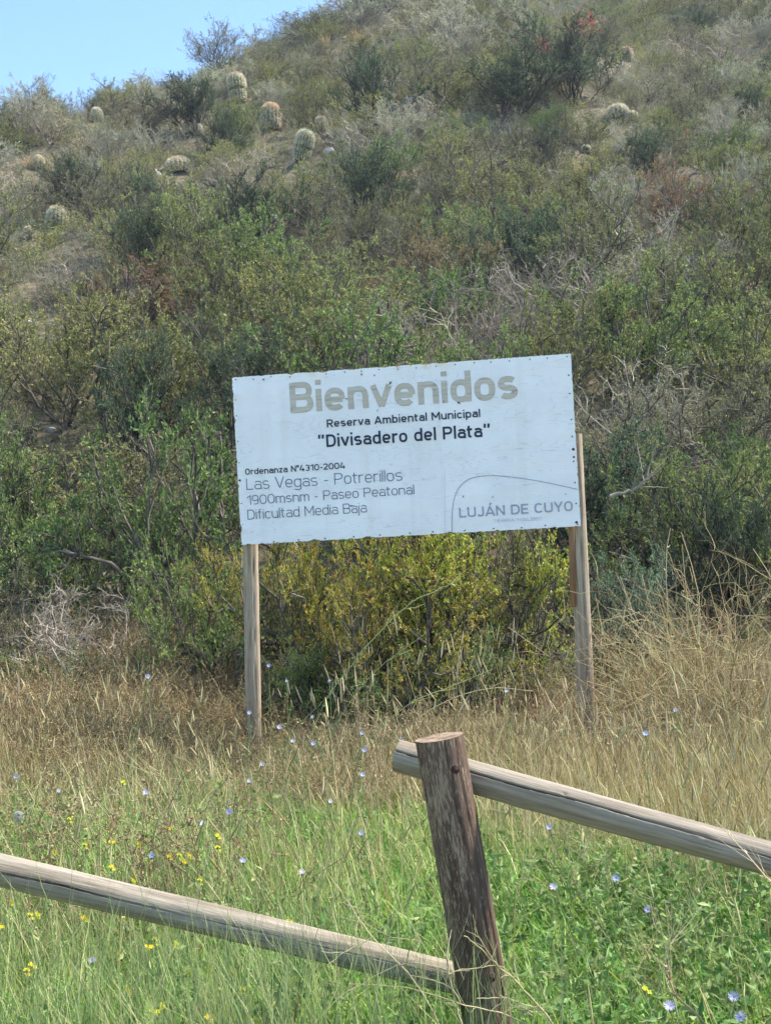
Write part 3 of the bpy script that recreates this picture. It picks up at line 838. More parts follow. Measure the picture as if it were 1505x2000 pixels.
SP = {}     # species -> (list of variants, look words, category word, group)
def species(key, look, n, group, **kw):
    vs = [shrub(np.random.default_rng(100 + len(SP) * 10 + i), **kw) for i in range(n)]
    SP[key] = (vs, look, group)
species('olive', 'olive green shrub', 3, 'olive green shrubs on the hillside', n_stem=13, spread=.8, upright=.7, lv=(8, 7), n_leaf=19, leaf=(.028, .011), leafmat='olive')
species('dull', 'dull grey green shrub', 3, 'dull grey green shrubs on the hillside', n_stem=13, spread=.85, upright=.6, lv=(8, 7), n_leaf=14, leaf=(.026, .010), leafmat='dull', wig=.3)
species('green', 'fresh green shrub', 2, 'fresh green shrubs on the hillside', n_stem=13, spread=.85, upright=.6, lv=(8, 7), n_leaf=19, leaf=(.028, .012), leafmat='green')
species('dark', 'dark green shrub', 2, 'dark green shrubs on the hillside', n_stem=15, spread=.8, upright=.9, lv=(9, 7), n_leaf=17, leaf=(.03, .012), leafmat='dark', bark='bark_dark')
species('grey', 'bare grey shrub', 2, 'bare grey shrubs on the hillside', n_stem=18, spread=.95, upright=.35, lv=(9, 8), n_leaf=1, leaf=(.024, .01), leafmat='dull', bark='bark_grey', wig=.42, thick=.014)
species('silver', 'pale silver green shrub', 2, 'silver green shrubs on the hillside', n_stem=14, spread=.9, upright=.5, lv=(8, 7), n_leaf=14, leaf=(.03, .010), leafmat='silver', bark='bark_grey')
species('rustleaf', 'rust tinted shrub', 2, 'rust tinted shrubs on the hillside', n_stem=13, spread=.85, upright=.6, lv=(8, 7), n_leaf=15, leaf=(.027, .011), leafmat='rustleaf')
species('yellow', 'yellow green shrub', 2, 'yellow green shrubs by the sign', n_stem=15, spread=.8, upright=.7, lv=(9, 8), n_leaf=24, leaf=(.019, .011), leafmat='yellow')
species('teal', 'blue green feathery shrub', 1, 'blue green shrubs', n_stem=14, spread=.8, upright=.7, lv=(8, 7), n_leaf=11, leaf=(.036, .008), leafmat='teal')
species('wispy', 'thin wispy shrub', 2, 'wispy shrubs along the ridge', n_stem=22, spread=.7, upright=.7, lv=(7, 6), n_leaf=7, leaf=(.03, .012), leafmat='dull', bark='bark', wig=.25, thick=.010)

SPNAME = dict(olive='olive_shrub', dull='grey_green_shrub', green='green_shrub', dark='dark_shrub', grey='bare_shrub', silver='silver_shrub', rustleaf='rusty_shrub', yellow='yellow_shrub', teal='feathery_shrub', wispy='wispy_shrub')
placed = []      # (x, y, radius)
shrubs = []
def put_shrub(key, p, hgt, wid, label=None, rng=R_, sink=0.0):
    vs, look, group = SP[key]
    b, f = vs[int(rng.integers(len(vs)))]
    s = (wid / 1.35, wid / 1.35, hgt / 1.05)
    o = empty(SPNAME[key], (p[0], p[1], p[2] - sink), float(rng.random() * 6.283), s)
    link('branches', b, o)
    if f is not None: link('foliage', f, o)
    tag(o, label, 'shrub', group)
    placed.append((p[0], p[1], wid * .5)); shrubs.append((o, key, np.array(p), wid, hgt, label is not None))
    return o

# hero shrubs: photograph column/row of the base, width and height in photograph pixels
HERO = [
 ('dark', 385, 262, 115, 85, 'dark green shrub below the ridge, left of the tall upright cactus'),
 ('dark', 738, 262, 120, 125, 'dark green shrub right of the small cactus near the hilltop'),
 ('dark', 985, 235, 190, 110, 'wide dark green shrub left of the red topped shrub high on the slope'),
 ('dark', 1125, 205, 170, 150, 'dark green shrub with red orange blossom on top'),
 ('grey', 1400, 140, 150, 90, 'grey bare shrub near the upper right corner'),
 ('wispy', 62, 195, 110, 110, 'wispy dark shrub standing on the left end of the ridge'),
 ('wispy', 140, 185, 100, 70, 'low wispy shrub second from the left on the ridge'),
 ('wispy', 215, 180, 110, 60, 'low thin shrub in the dip of the ridge against blue sky'),
 ('wispy', 330, 160, 130, 90, 'wispy shrub on the ridge above the dark green shrub'),
 ('wispy', 430, 135, 110, 70, 'thin shrub on the ridge above the upright cactus'),
 ('wispy', 515, 104, 120, 66, 'tall wispy shrub where the ridge starts to climb'),
 ('wispy', 600, 72, 110, 38, 'wispy shrub on the ridge below the top edge'),
 ('grey', 455, 385, 140, 80, 'purple grey bare shrub below the cactus pair'),
 ('silver', 90, 280, 120, 60, 'pale silver shrub on the far left of the upper slope'),
 ('silver', 700, 60, 140, 90, 'silver grey shrub on the hilltop ridge'),
 ('silver', 860, 90, 150, 90, 'pale grey shrub near the hilltop centre'),
 ('green', 460, 650, 220, 150, 'fresh green shrub on the slope above the left end of the sign'),
 ('rustleaf', 255, 665, 220, 120, 'rust tinted shrub on the slope up left of the sign'),
 ('rustleaf', 820, 590, 200, 110, 'rust flecked shrub on the slope above the sign middle'),
 ('grey', 1085, 670, 230, 180, 'tangled bare grey shrub above the right end of the sign'),
 ('green', 1220, 780, 240, 210, 'bright green shrub rising just right of the top right sign corner'),
 ('silver', 1250, 590, 190, 130, 'sprawling silver green shrub above the bright green one'),
 ('olive', 1440, 720, 220, 200, 'olive shrub with orange tips at the right edge'),
 ('olive', 700, 730, 300, 140, 'olive shrub directly behind the top edge of the sign'),
 ('olive', 130, 830, 260, 200, 'big olive shrub at the left edge level with the sign top'),
 ('olive', 340, 850, 260, 200, 'big olive shrub left of the sign heading'),
 ('dull', 60, 1020, 240, 180, 'dull shrub at the left edge level with the sign bottom'),
 ('olive', 220, 1080, 260, 190, 'olive shrub left of the lower left sign corner'),
 ('dull', 400, 1060, 220, 200, 'brown green twiggy shrub touching the left side of the sign'),
 ('dull', 1230, 1010, 240, 220, 'dark twiggy shrub right of the sign'),
 ('dull', 1420, 930, 240, 200, 'twiggy shrub at the right edge level with the sign'),
 ('olive', 1340, 1090, 220, 150, 'yellow olive shrub right of the lower right sign corner'),
 ('dark', 1450, 1260, 190, 240, 'dark blue green shrub at the right edge behind the dry brush'),
 ('grey', 175, 1370, 280, 230, 'grey twiggy shrub with a dark bent trunk at lower left'),
 ('green', 400, 1395, 240, 300, 'fresh green shrub just left of the left sign post'),
 ('dull', 40, 1385, 220, 240, 'grey green shrub at the left edge behind the brown grass'),
 ('yellow', 680, 1392, 290, 370, 'yellow green shrub with orange tips under the sign, left half'),
 ('yellow', 870, 1400, 320, 380, 'large yellow green shrub under the middle of the sign'),
 ('dull', 560, 1372, 180, 280, 'grey green shrub right beside the left sign post'),
 ('green', 900, 1440, 170, 170, 'low dark green shrub in shade above the fence post'),
 ('dull', 1020, 1370, 240, 320, 'grey green dense shrub left of the right sign post'),
 ('teal', 1215, 1362, 200, 240, 'blue green feathery shrub right of the right sign post'),
 ('olive', 1110, 1250, 160, 190, 'olive shrub behind the right sign post'),
 ('green', 640, 1400, 200, 110, 'low green shrub at the foot of the yellow green shrubs'),
]
for key, px, py, wpx, hpx, lab in HERO:
    p = ground_at(px, py); d = project(p)[2]
    put_shrub(key, p, hpx * d / F_PX * 1.05, wpx * d / F_PX * 1.1, lab)

# cacti first claim their ground
CACTI = [  # px, py of the base, width, height, orange crown, label
 (57, 466, 20, 24, 0, 'small pale round cactus beside the larger one at far left'),
 (112, 444, 42, 44, 1, 'squat woolly cactus with orange crown at far left'),
 (190, 238, 24, 30, 0, 'small pale green cactus near the ridge at left'),
 (366, 262, 24, 22, 0, 'left one of two small pale cacti growing together'),
 (388, 264, 22, 22, 0, 'right one of two small pale cacti growing together'),
 (466, 200, 34, 60, 1, 'tall upright cactus just below the ridge'),
 (530, 252, 42, 50, 2, 'barrel cactus with the reddest crown'),
 (627, 256, 26, 32, 1, 'small cactus right of the barrel cactus'),
 (587, 314, 37, 64, 0, 'banded two tiered cactus with pale spines'),
 (350, 336, 46, 28, 1, 'low half hidden cactus with orange crown amid grey shrubs'),
 (75, 330, 22, 26, 0, 'green cactus half hidden in the shrubs at upper left'),
 (1206, 232, 44, 28, 0, 'pale domed cactus on the right upper slope'),
 (1232, 238, 26, 22, 0, 'small cactus leaning on the pale domed one'),
 (1222, 118, 24, 26, 2, 'small orange topped cactus near the upper right'),
 (1145, 300, 18, 18, 0, 'tiny pale cactus among shrubs on the right slope'),
]
def cactus_mesh(rng, ratio, orange):
    """unit diameter 1, height ratio"""
    nr, ns, nz_ = 18, 72, 26
    a = np.linspace(0, 2 * math.pi, ns, endpoint=False); t = np.linspace(0, 1, nz_)
    prof = np.sin(np.clip(t * .86 + .14, 0, 1) * math.pi) ** .38 if ratio < 1.3 else np.interp(t, [0, .1, .35, .42, .5, .75, .9, 1], [.7, .84, .92, .86, .98, 1.0, .72, 0])
    prof[-1] = 0.02
    Tg, Ag = np.meshgrid(t, a, indexing='ij')
    rr = .42 * prof[:, None] * (1 + .07 * np.cos(nr * Ag)) * (1 + .05 * np.sin(2 * Ag + 4 * Tg + 9 * ratio) + .04 * np.sin(9 * Tg + ratio * 7))
    V_ = np.stack([rr * np.cos(Ag), rr * np.sin(Ag), Tg * ratio * .93], -1)
    idx = np.arange(nz_ * ns).reshape(nz_, ns)
    aa, bb = idx[:-1], idx[1:]
    g_ = Geo(); g_.add(V_, np.stack([aa, np.roll(aa, -1, 1), np.roll(bb, -1, 1), bb], -1).reshape(-1, 4))
    body = g_.mesh('body', M['cactus'], True)
    def spines(n, lo, hi, mat, L0):
        tt_ = lo + (hi - lo) * rng.random(n) ** .8; th = (rng.integers(nr, size=n) + rng.normal(size=n) * .08) * 2 * math.pi / nr
        if ratio > 1.65: tt_ = np.where((tt_ > .38) & (tt_ < .47), tt_ + .12, tt_)
        pr = np.interp(tt_, t, prof) * .45
        p = np.stack([pr * np.cos(th), pr * np.sin(th), tt_ * ratio * .93], 1)
        nrm = norm(np.stack([np.cos(th), np.sin(th), 2.2 * (tt_ - .45) ** 3 * 4 + .1], 1))
        d = norm(nrm + rng.normal(size=(n, 3)) * .8)
        g2 = Geo(); leaves(g2, p, d, L0 * (.6 + .8 * rng.random(n)), np.full(n, .021), rng, 0)
        return g2.mesh('spines', M[mat])
    return body, spines(4200, 0.02, .97, 'spine_w', .12), (spines(450 if orange == 1 else 1000, .86 if orange == 1 else .68, 1.0, 'spine_o', .13) if orange else None)
cactus_cache = {}
for px, py, w, h_, org, lab in CACTI:
    p = ground_at(px, py); d = project(p)[2]
    ratio = round(h_ / w, 1)
    if (ratio, org) not in cactus_cache: cactus_cache[(ratio, org)] = cactus_mesh(R_, ratio, org)
    b, s_, c = cactus_cache[(ratio, org)]
    wid = w * d / F_PX
    o = empty('cactus', (p[0], p[1], p[2] - .05 * wid), float(R_.random() * 6), (wid * (.98 + .14 * R_.random()), wid * (.98 + .14 * R_.random()), wid * 1.05))
    o.rotation_euler = (float(R_.normal() * .09), float(R_.normal() * .09), float(R_.random() * 6))
    link('body', b, o); link('spines', s_, o)
    if c is not None: link('crown_spines', c, o)['label'] = 'orange spines round the crown'
    tag(o, lab, 'cactus', 'cacti on the upper hillside')

def near_view(px0, px1, py):
    return 0

# hero shrubs that would stand before a cactus move aside
# clearance in front of every cactus so that it stays in sight
CAC = [(ground_at(c[0], c[1]), c[2], c[3]) for c in CACTI]
def hides_cactus(p, wid, hgt):
    x, y, z = project(p)
    for q, w, h_ in CAC:
        qx, qy, qz = project(q)
        if z < qz + .3:
            top_ = y - hgt * F_PX / z
            if abs(x - qx) < (wid * .5 * F_PX / z + w * .42) and top_ - .15 * hgt * F_PX / z < qy - h_ * .15 and y > qy - 30:
                return True
    return False

# fill shrubs: dart throwing over the slope
rngf = np.random.default_rng(42)
def lowfreq(x, y, s):
    return math.sin(x * .37 + s) * math.cos(y * .29 + 2 * s) + .6 * math.sin(x * .9 - y * .6 + 3 * s)
count = 0; tries = 0
NEAR = np.array([(a, b, c) for a, b, c in placed])
pl = [tuple(v) for v in placed]
while count < 440 and tries < 60000:
    tries += 1
    y = 12.6 + 60 * rngf.random() ** 1.0
    lim = y * .34 + 1.6
    x = (rngf.random() * 2 - 1) * lim
    yc = min(max(46.0 + .98 * x, 27), 78)
    if y > yc + 1.2: continue
    p = np.array([x, y, float(height(x, y))])
    px, py, d = project(p)
    if py < -60: continue
    up = np.clip((700 - py) / 500, 0, 1)          # 0 low on the slope, 1 near the top
    wid = (1.75 - .55 * up) * (.75 + .5 * rngf.random()); hgt = wid * (.85 + .25 * rngf.random()) * (1 - .25 * up)
    if px < 720 and py < 200: hgt *= .72
    gap_ = .36 if up < .5 else .40
    if any((x - a) ** 2 + (y - b) ** 2 < ((wid + 2 * c) * gap_) ** 2 for a, b, c in pl): continue
    if hides_cactus(p, wid, hgt): continue
    u = lowfreq(x, y, 1.3); r = rngf.random()
    if up > .45:
        key = 'dark' if r < .08 else 'grey' if r < .18 else 'silver' if r < .38 else 'olive' if r < .66 else 'green' if r < .72 else 'wispy' if r < .76 else 'dull'
    elif up > 0.05:
        key = 'grey' if r < .10 else 'rustleaf' if (u > .8 and r < .25) else 'green' if r < .32 else 'olive' if r < .72 else 'dark' if r < .79 else 'dull'
    else:
        key = 'grey' if r < .08 else 'rustleaf' if (u > 1.0 and r < .2) else 'green' if r < .34 else 'olive' if r < .80 else 'dark' if r < .85 else 'dull'
    put_shrub(key, p, hgt, wid, None, rngf)
    pl.append((x, y, wid * .5)); count += 1
print('shrubs', len(shrubs), 'tries', tries)

# labels of the fill shrubs: where each stands from the nearest landmark
LM = [(57, 455, 'small pale cactus at far left'), (112, 425, 'woolly orange crowned cactus'), (190, 220, 'small green ridge cactus'), (377, 250, 'cactus pair'), (466, 170, 'tall upright cactus'),
      (530, 228, 'red crowned barrel cactus'), (587, 285, 'banded two tiered cactus'), (627, 240, 'small cactus beside the barrel cactus'), (1210, 215, 'pale domed cactus'), (1222, 105, 'orange topped cactus'),
      (738, 200, 'dark green hilltop shrub'), (985, 180, 'wide dark green shrub'), (1140, 80, 'red topped dark shrub'), (1400, 95, 'bare shrub at upper right'), (460, 560, 'fresh green shrub above the sign'),
      (255, 600, 'rust tinted shrub'), (820, 530, 'rust flecked shrub'), (1085, 580, 'tangled bare grey shrub'), (1230, 640, 'bright green shrub above the sign'), (454, 737, 'upper left sign corner'),
      (790, 710, 'middle of the sign top'), (1119, 690, 'upper right sign corner'), (467, 1065, 'lower left sign corner'), (1133, 1028, 'lower right sign corner'), (340, 760, 'big olive shrub by the sign'),
      (1440, 630, 'orange tipped olive shrub'), (10, 900, 'left edge of the photo'), (1495, 1000, 'right edge of the photo'), (350, 325, 'half hidden cactus'), (10, 650, 'left edge above sign level'), (1495, 400, 'right edge high up'), (900, 350, 'middle of the slope')]
DIRS = ['right of', 'up right of', 'above', 'up left of', 'left of', 'down left of', 'below', 'down right of']
used_l = {}
for o, key, p, wid, hgt, has in shrubs:
    if has: continue
    x, y, d = project(p + np.array([0, 0, hgt * .5]))
    best = min(LM, key=lambda m: (m[0] - x) ** 2 + (m[1] - y) ** 2)
    dx, dy = x - best[0], best[1] - y; dist = math.hypot(dx, dy)
    dr = DIRS[int(round(math.degrees(math.atan2(dy, dx)) / 45)) % 8]
    near_ = 'just' if dist < 90 else '' if dist < 180 else 'well'
    size = 'small' if wid < 1.05 else 'broad' if wid > 1.75 else 'tall' if hgt > wid * .98 else 'rounded' if hgt > wid * .85 else 'low'
    if len((SP[key][1] + best[2]).split()) > 8: near_ = ''
    if len((SP[key][1] + best[2]).split()) > 9: size = ''
    lab = ' '.join(f"{size} {SP[key][1]} {near_} {dr} the {best[2]}".split())
    o['label'] = lab; used_l[lab] = used_l.get(lab, 0) + 1

# red blossom on the dark shrub near the hilltop, as its part
for o, key, p, wid, hgt, has in shrubs:
    if o.get('label') == 'dark green shrub with red orange blossom on top':
        g_ = Geo(); n = 110
        c = np.array([[.12, -.1, 1.02]]) + R_.normal(size=(n, 3)) * np.array([.14, .14, .06])
        leaves(g_, c, R_.normal(size=(n, 3)) + [0, 0, .5], np.full(n, .05), np.full(n, .028), R_)
        c = np.array([[-.45, -.2, .72]]) + R_.normal(size=(60, 3)) * .04
        leaves(g_, c, R_.normal(size=(60, 3)) + [0, 0, .5], np.full(60, .05), np.full(60, .028), R_)
        o.rotation_euler = (0, 0, 0)
        link('blossom', g_.mesh('blossom', M['red']), o)['label'] = 'red orange blossom'

# ------------------------------------------------------------------ scattered stuff through geometry nodes
def scatter(name, pts, rots, scl, idx, meshes, label, seed=0):
    c = bpy.data.collections.new(name + '_pieces')
    for i, me in enumerate(meshes):
        o = bpy.data.objects.new(f'piece_{i:02d}', me); c.objects.link(o)
    me = bpy.data.meshes.new(name)
    n = len(pts)
    me.vertices.add(n); me.vertices.foreach_set('co', np.asarray(pts, np.float32).ravel())
    a = me.attributes.new('rot', 'FLOAT_VECTOR', 'POINT'); a.data.foreach_set('vector', np.asarray(rots, np.float32).ravel())
    a = me.attributes.new('scl', 'FLOAT_VECTOR', 'POINT'); a.data.foreach_set('vector', np.asarray(scl, np.float32).ravel())
    a = me.attributes.new('pick', 'INT', 'POINT'); a.data.foreach_set('value', np.asarray(idx, np.int32))
    o = link(name, me)
    ng = bpy.data.node_groups.new(name, 'GeometryNodeTree')
    ng.interface.new_socket('Geometry', in_out='INPUT', socket_type='NodeSocketGeometry')
    ng.interface.new_socket('Geometry', in_out='OUTPUT', socket_type='NodeSocketGeometry')
    N = ng.nodes; Lk = ng.links
    gi = N.new('NodeGroupInput'); go = N.new('NodeGroupOutput'); iop = N.new('GeometryNodeInstanceOnPoints')
    ci = N.new('GeometryNodeCollectionInfo'); ci.inputs[0].default_value = c
    ci.inputs['Separate Children'].default_value = True; ci.inputs['Reset Children'].default_value = True
    iop.inputs['Pick Instance'].default_value = True
    def attr(nm, typ):
        x = N.new('GeometryNodeInputNamedAttribute'); x.data_type = typ; x.inputs[0].default_value = nm; return x.outputs[0]
    er = N.new('FunctionNodeEulerToRotation')
    Lk.new(attr('rot', 'FLOAT_VECTOR'), er.inputs[0]); Lk.new(er.outputs[0], iop.inputs['Rotation'])
    Lk.new(attr('scl', 'FLOAT_VECTOR'), iop.inputs['Scale']); Lk.new(attr('pick', 'INT'), iop.inputs['Instance Index'])
    Lk.new(gi.outputs[0], iop.inputs['Points']); Lk.new(ci.outputs[0], iop.inputs['Instance']); Lk.new(iop.outputs[0], go.inputs[0])
    md = o.modifiers.new('scatter', 'NODES'); md.node_group = ng
    tag(o, label, kind='stuff')
    return o

def clump_green(r, n=60, rad_=.12, L=(.14, .34), w=.0042, mat='grass', droop=1.2, lean=.35):
    g_ = Geo(); b = np.zeros((n, 3)); b[:, :2] = r.normal(size=(n, 2)) * rad_ * .6
    blades(g_, b, r.random(n) * 6.283, np.abs(r.normal(size=n)) * lean, L[0] + (L[1] - L[0]) * r.random(n), w * (.6 + .8 * r.random(n)), r, 4, droop)
    return g_.mesh('grass_clump', M[mat])
def clump_straw(r, n=22, rad_=.14, L=(.22, .62), heads=True, mat='straw'):
    g_ = Geo(); b = np.zeros((n, 3)); b[:, :2] = r.normal(size=(n, 2)) * rad_ * .6
    P = blades(g_, b, r.random(n) * 6.283, np.abs(r.normal(size=n)) * .22, L[0] + (L[1] - L[0]) * r.random(n), .0026 * (.6 + .8 * r.random(n)), r, 5, .35)
    me = g_
    # leaves near the base
    m = n
    b2 = np.zeros((m, 3)); b2[:, :2] = r.normal(size=(m, 2)) * rad_ * .7
    blades(me, b2, r.random(m) * 6.283, np.abs(r.normal(size=m)) * .5, .15 + .25 * r.random(m), .0045 * (.6 + .8 * r.random(m)), r, 4, 1.5)
    if heads:
        k = max(2, int(n * .2)); tip = P[:k, -1]; d = norm(P[:k, -1] - P[:k, -2])
        s = np.linspace(0, 1, 5); Lh = .05 + .06 * r.random(k)
        pp_ = tip[:, None] + d[:, None] * (s[None, :] * Lh[:, None])[..., None]
        tubes(me, pp_, (.0030 * np.array([.5, 1, 1, .7, .1]))[None] * (.7 + .6 * r.random(k))[:, None], 5)
    return me.mesh('straw_clump', M[mat])
def clump_heads(r, n=5):
    g_ = Geo(); b = np.zeros((n, 3)); b[:, :2] = r.normal(size=(n, 2)) * .08
    P = blades(g_, b, r.random(n) * 6.283, np.abs(r.normal(size=n)) * .1, .55 + .35 * r.random(n), .0032 * np.ones(n), r, 5, .25)
    tip = P[:, -1]; d = norm(P[:, -1] - P[:, -2]); s = np.linspace(0, 1, 6); Lh = .08 + .07 * r.random(n)
    tubes(g_, tip[:, None] + d[:, None] * (s[None] * Lh[:, None])[..., None], (.0046 * np.array([.5, .9, 1, .9, .6, .1]))[None] * (.7 + .6 * r.random(n))[:, None], 6)
    return g_.mesh('seed_stalks', M['head'])
def clump_leafy(r, n=16, mat='leafy', L=.3, leafL=.045, leafW=.02, nl=16, sp_=.07):
    g_ = Geo(); b = np.zeros((n, 3)); b[:, :2] = r.normal(size=(n, 2)) * sp_
    P = blades(g_, b, r.random(n) * 6.283, np.abs(r.normal(size=n)) * .35, L * (.5 + .7 * r.random(n)), .0035 * np.ones(n), r, 5, .5)
    par = np.repeat(np.arange(n), nl); t = (.15 + .85 * r.random(n * nl)) * 3.99; i0 = t.astype(int)
    p = P[par, i0] + (P[par, i0 + 1] - P[par, i0]) * (t - i0)[:, None]
    d = r.normal(size=(n * nl, 3)); d[:, 2] = np.abs(d[:, 2]) * .7
    leaves(g_, p, d, leafL * (.5 + r.random(n * nl)), leafW * (.5 + r.random(n * nl)), r)
    return g_.mesh('weed_clump', M[mat])
def clump_tangle(r, n=14, L=.55, mat='brown', leafy_=10, thick=.0022, spread=.06):
    def gr(P0, D, Ln, k, wg):
        pts = [P0]; d = D.copy()
        for i in range(k - 1):
            d = norm(d + r.normal(size=d.shape) * wg + [0, 0, .06]); pts.append(pts[-1] + d * (Ln / (k - 1))[:, None])
        return np.stack(pts, 1)
    g_ = Geo(); az = r.random(n) * 6.283; ti = r.random(n) * .7
    D = np.stack([np.sin(ti) * np.cos(az), np.sin(ti) * np.sin(az), np.cos(ti)], 1)
    P0 = np.zeros((n, 3)); P0[:, :2] = r.normal(size=(n, 2)) * spread
    Ln = L * (.6 + .6 * r.random(n)); P = gr(P0, D, Ln, 6, .16)
    tubes(g_, P, thick * np.linspace(1, .5, 6)[None] * np.ones((n, 1)), 3)
    nc = 6; par = np.repeat(np.arange(n), nc); t = (.25 + .75 * r.random(n * nc)) * 4.99; i0 = t.astype(int)
    p = P[par, i0] + (P[par, i0 + 1] - P[par, i0]) * (t - i0)[:, None]
    d = norm(P[par, i0 + 1] - P[par, i0] + r.normal(size=(n * nc, 3)) * .09)
    C = gr(p, norm(d), Ln[par] * (.2 + .25 * r.random(n * nc)), 4, .25)
    tubes(g_, C, thick * .6 * np.linspace(1, .6, 4)[None] * np.ones((n * nc, 1)), 3)
    if leafy_:
        par = np.repeat(np.arange(len(C)), leafy_); t = r.random(len(par)) * 2.99; i0 = t.astype(int)
        p = C[par, i0] + (C[par, i0 + 1] - C[par, i0]) * (t - i0)[:, None]
        leaves(g_, p, r.normal(size=(len(par), 3)), .014 * (.5 + r.random(len(par))), .007 * (.5 + r.random(len(par))), r)
    return g_.mesh('tangle', M[mat])

rg = np.random.default_rng(77)
def noise2(x, y, s):
    return (np.sin(x * 1.7 + s) * np.cos(y * 1.3 + 2 * s) + .7 * np.sin(x * 3.9 - y * 2.7 + 3 * s) + .5 * np.sin(7.1 * x + 5.3 * y + s)) / 2.2

def meadow(name, n, meshes, label, dens, xr=(-5.5, 5.5), yr=(2.6, 12.6), tilt=.04, smin=.7, smax=1.3, zs=(1, 1), hfall=.62):
    x = xr[0] + (xr[1] - xr[0]) * rg.random(n * 4); y = yr[0] + (yr[1] - yr[0]) * rg.random(n * 4)
    inside = np.abs(x) < y * .31 + 1.0
    keep = inside & (rg.random(n * 4) < dens(x, y))
    x, y = x[keep][:n], y[keep][:n]; m = len(x)
    z = height(x, y) - .01
    low = 1 - hfall * sm(7.4, 9.2, y) * (1 - .7 * sm(1.3, 2.2, -x))
    rot = np.stack([rg.normal(size=m) * tilt, rg.normal(size=m) * tilt, rg.random(m) * 6.283], 1)
    s = smin + (smax - smin) * rg.random(m)
    low = low * np.ones(m)
    for xp in (-.97, 1.44): low = low * (1 - .6 * np.exp(-((x - xp * y / 9.2) / .32) ** 2) * ((y > 7.3) & (y < 9.5)))
    scatter(name, np.stack([x, y, z], 1), rot, np.stack([s, s, s * low], 1), rg.integers(len(meshes), size=m), meshes, label)

sm = lambda a, b, v: np.clip((v - a) / (b - a), 0, 1)
def dryness(x, y):            # 0 green, 1 dry: the far part of the meadow and the right side are straw coloured
    return np.clip(sm(6.9, 7.9, y + .55 * noise2(x, y, 1.0) + 1.35 * sm(.05, 1.0, x)), 0, 1)

meadow('green_grass', 640, [clump_green(rg, 560, .46, L=(.10, .27), w=.0056, droop=1.5) for _ in range(4)], 'lush green grass in the near part of the meadow', lambda x, y: (1 - dryness(x, y)) * .95 + .06, yr=(3.3, 9.5))
meadow('grey_green_grass', 400, [clump_green(rg, 220, .46, (.22, .55), .0034, 'grassgrey', .6, .22) for _ in range(3)], 'long grey green grass stems mixed through the meadow',
       lambda x, y: np.clip(.04 + .3 * noise2(x, y, 4) + .35 * (x < -.2) * (y < 5.1) + .2 * (y > 8), .03, 1), yr=(3.3, 12))
meadow('leafy_weeds', 260, [clump_leafy(rg, 56, 'leafy', .26, .036, .013, 14, .26) for _ in range(3)], 'low broad leaved green weeds between the grass',
       lambda x, y: np.clip((.35 + .6 * noise2(x, y, 7)) * (1 - dryness(x, y)) + .25 * (x > .5) * (y < 5.5), 0, 1), yr=(3.3, 9))
meadow('dry_grass', 520, [clump_straw(rg, 170, .46) for _ in range(4)], 'straw coloured dry grass with seed heads', lambda x, y: np.clip(dryness(x, y) * (.62 + .35 * noise2(x * .8, y * .8, 5)) + .05, 0, 1) * (1 - .7 * sm(9.9, 11.0, y)), yr=(3.2, 11.8))
meadow('seed_stalks', 150, [clump_heads(rg) for _ in range(3)], 'tall pale grass stalks with thick seed spikes', lambda x, y: np.clip(dryness(x, y) * .5 + .02, 0, 1), yr=(3.4, 11), smin=.6, smax=1.0)
meadow('brown_weeds', 340, [clump_tangle(rg, 60, spread=.28) for _ in range(3)], 'brown dead weeds in front of the shrubs',
       lambda x, y: np.clip(sm(7.4, 9.0, y) * (1 - .45 * sm(11.0, 12.0, y)) * (.55 + .4 * noise2(x, y, 2.5) + .3 * (x < -1)) + .02, 0, 1), yr=(5, 12.6), smin=.6, smax=1.25)

meadow('tall_weeds', 230, [clump_leafy(rg, 30, mt_, .5, .026, .009, 12, .2) for mt_ in ('dull', 'grassgrey', 'olive')], 'thin grey green weeds mixed into the dry grass', lambda x, y: np.clip(.5 + .5 * noise2(x, y, 9), 0, 1), yr=(7.8, 12.4), smin=.6, smax=1.15)
meadow('dead_stems', 130, [clump_tangle(rg, 16, .55, 'pale', 0, .0014, .12) for _ in range(3)], 'bleached dead stems strewn through the grass', lambda x, y: np.clip(.6 + .4 * noise2(x, y, 3), 0, 1), yr=(3.6, 11), tilt=.35, smin=.6, smax=1.2)
meadow('corner_weeds', 40, [clump_leafy(rg, 40, 'leafy', .28, .034, .012, 18, .2) for _ in range(3)], 'broad leaved green weeds in the lower right', lambda x, y: sm(.25, .8, x) * np.clip(.5 + .5 * noise2(x, y, 6), 0, 1), xr=(.2, 2.6), yr=(3.4, 5.4))

meadow('rust_brown_weeds', 120, [clump_tangle(rg, 46, .6, 'brown', 12, .0022, .2) for _ in range(3)], 'tall brown seed weeds before the left shrubs', lambda x, y: np.clip(.6 + .4 * noise2(x, y, 12), 0, 1), xr=(-5, -1.0), yr=(9.3, 12.0), smin=.5, smax=.95, hfall=.1)
meadow('cream_seed_stalks', 34, [clump_heads(rg, 7) for _ in range(3)], 'cream coloured seed spikes rising from the dry grass', lambda x, y: np.clip(.5 + .5 * noise2(x, y, 11), 0, 1), xr=(-2.6, 3.2), yr=(7.6, 9.8), smin=.8, smax=1.1, hfall=0)

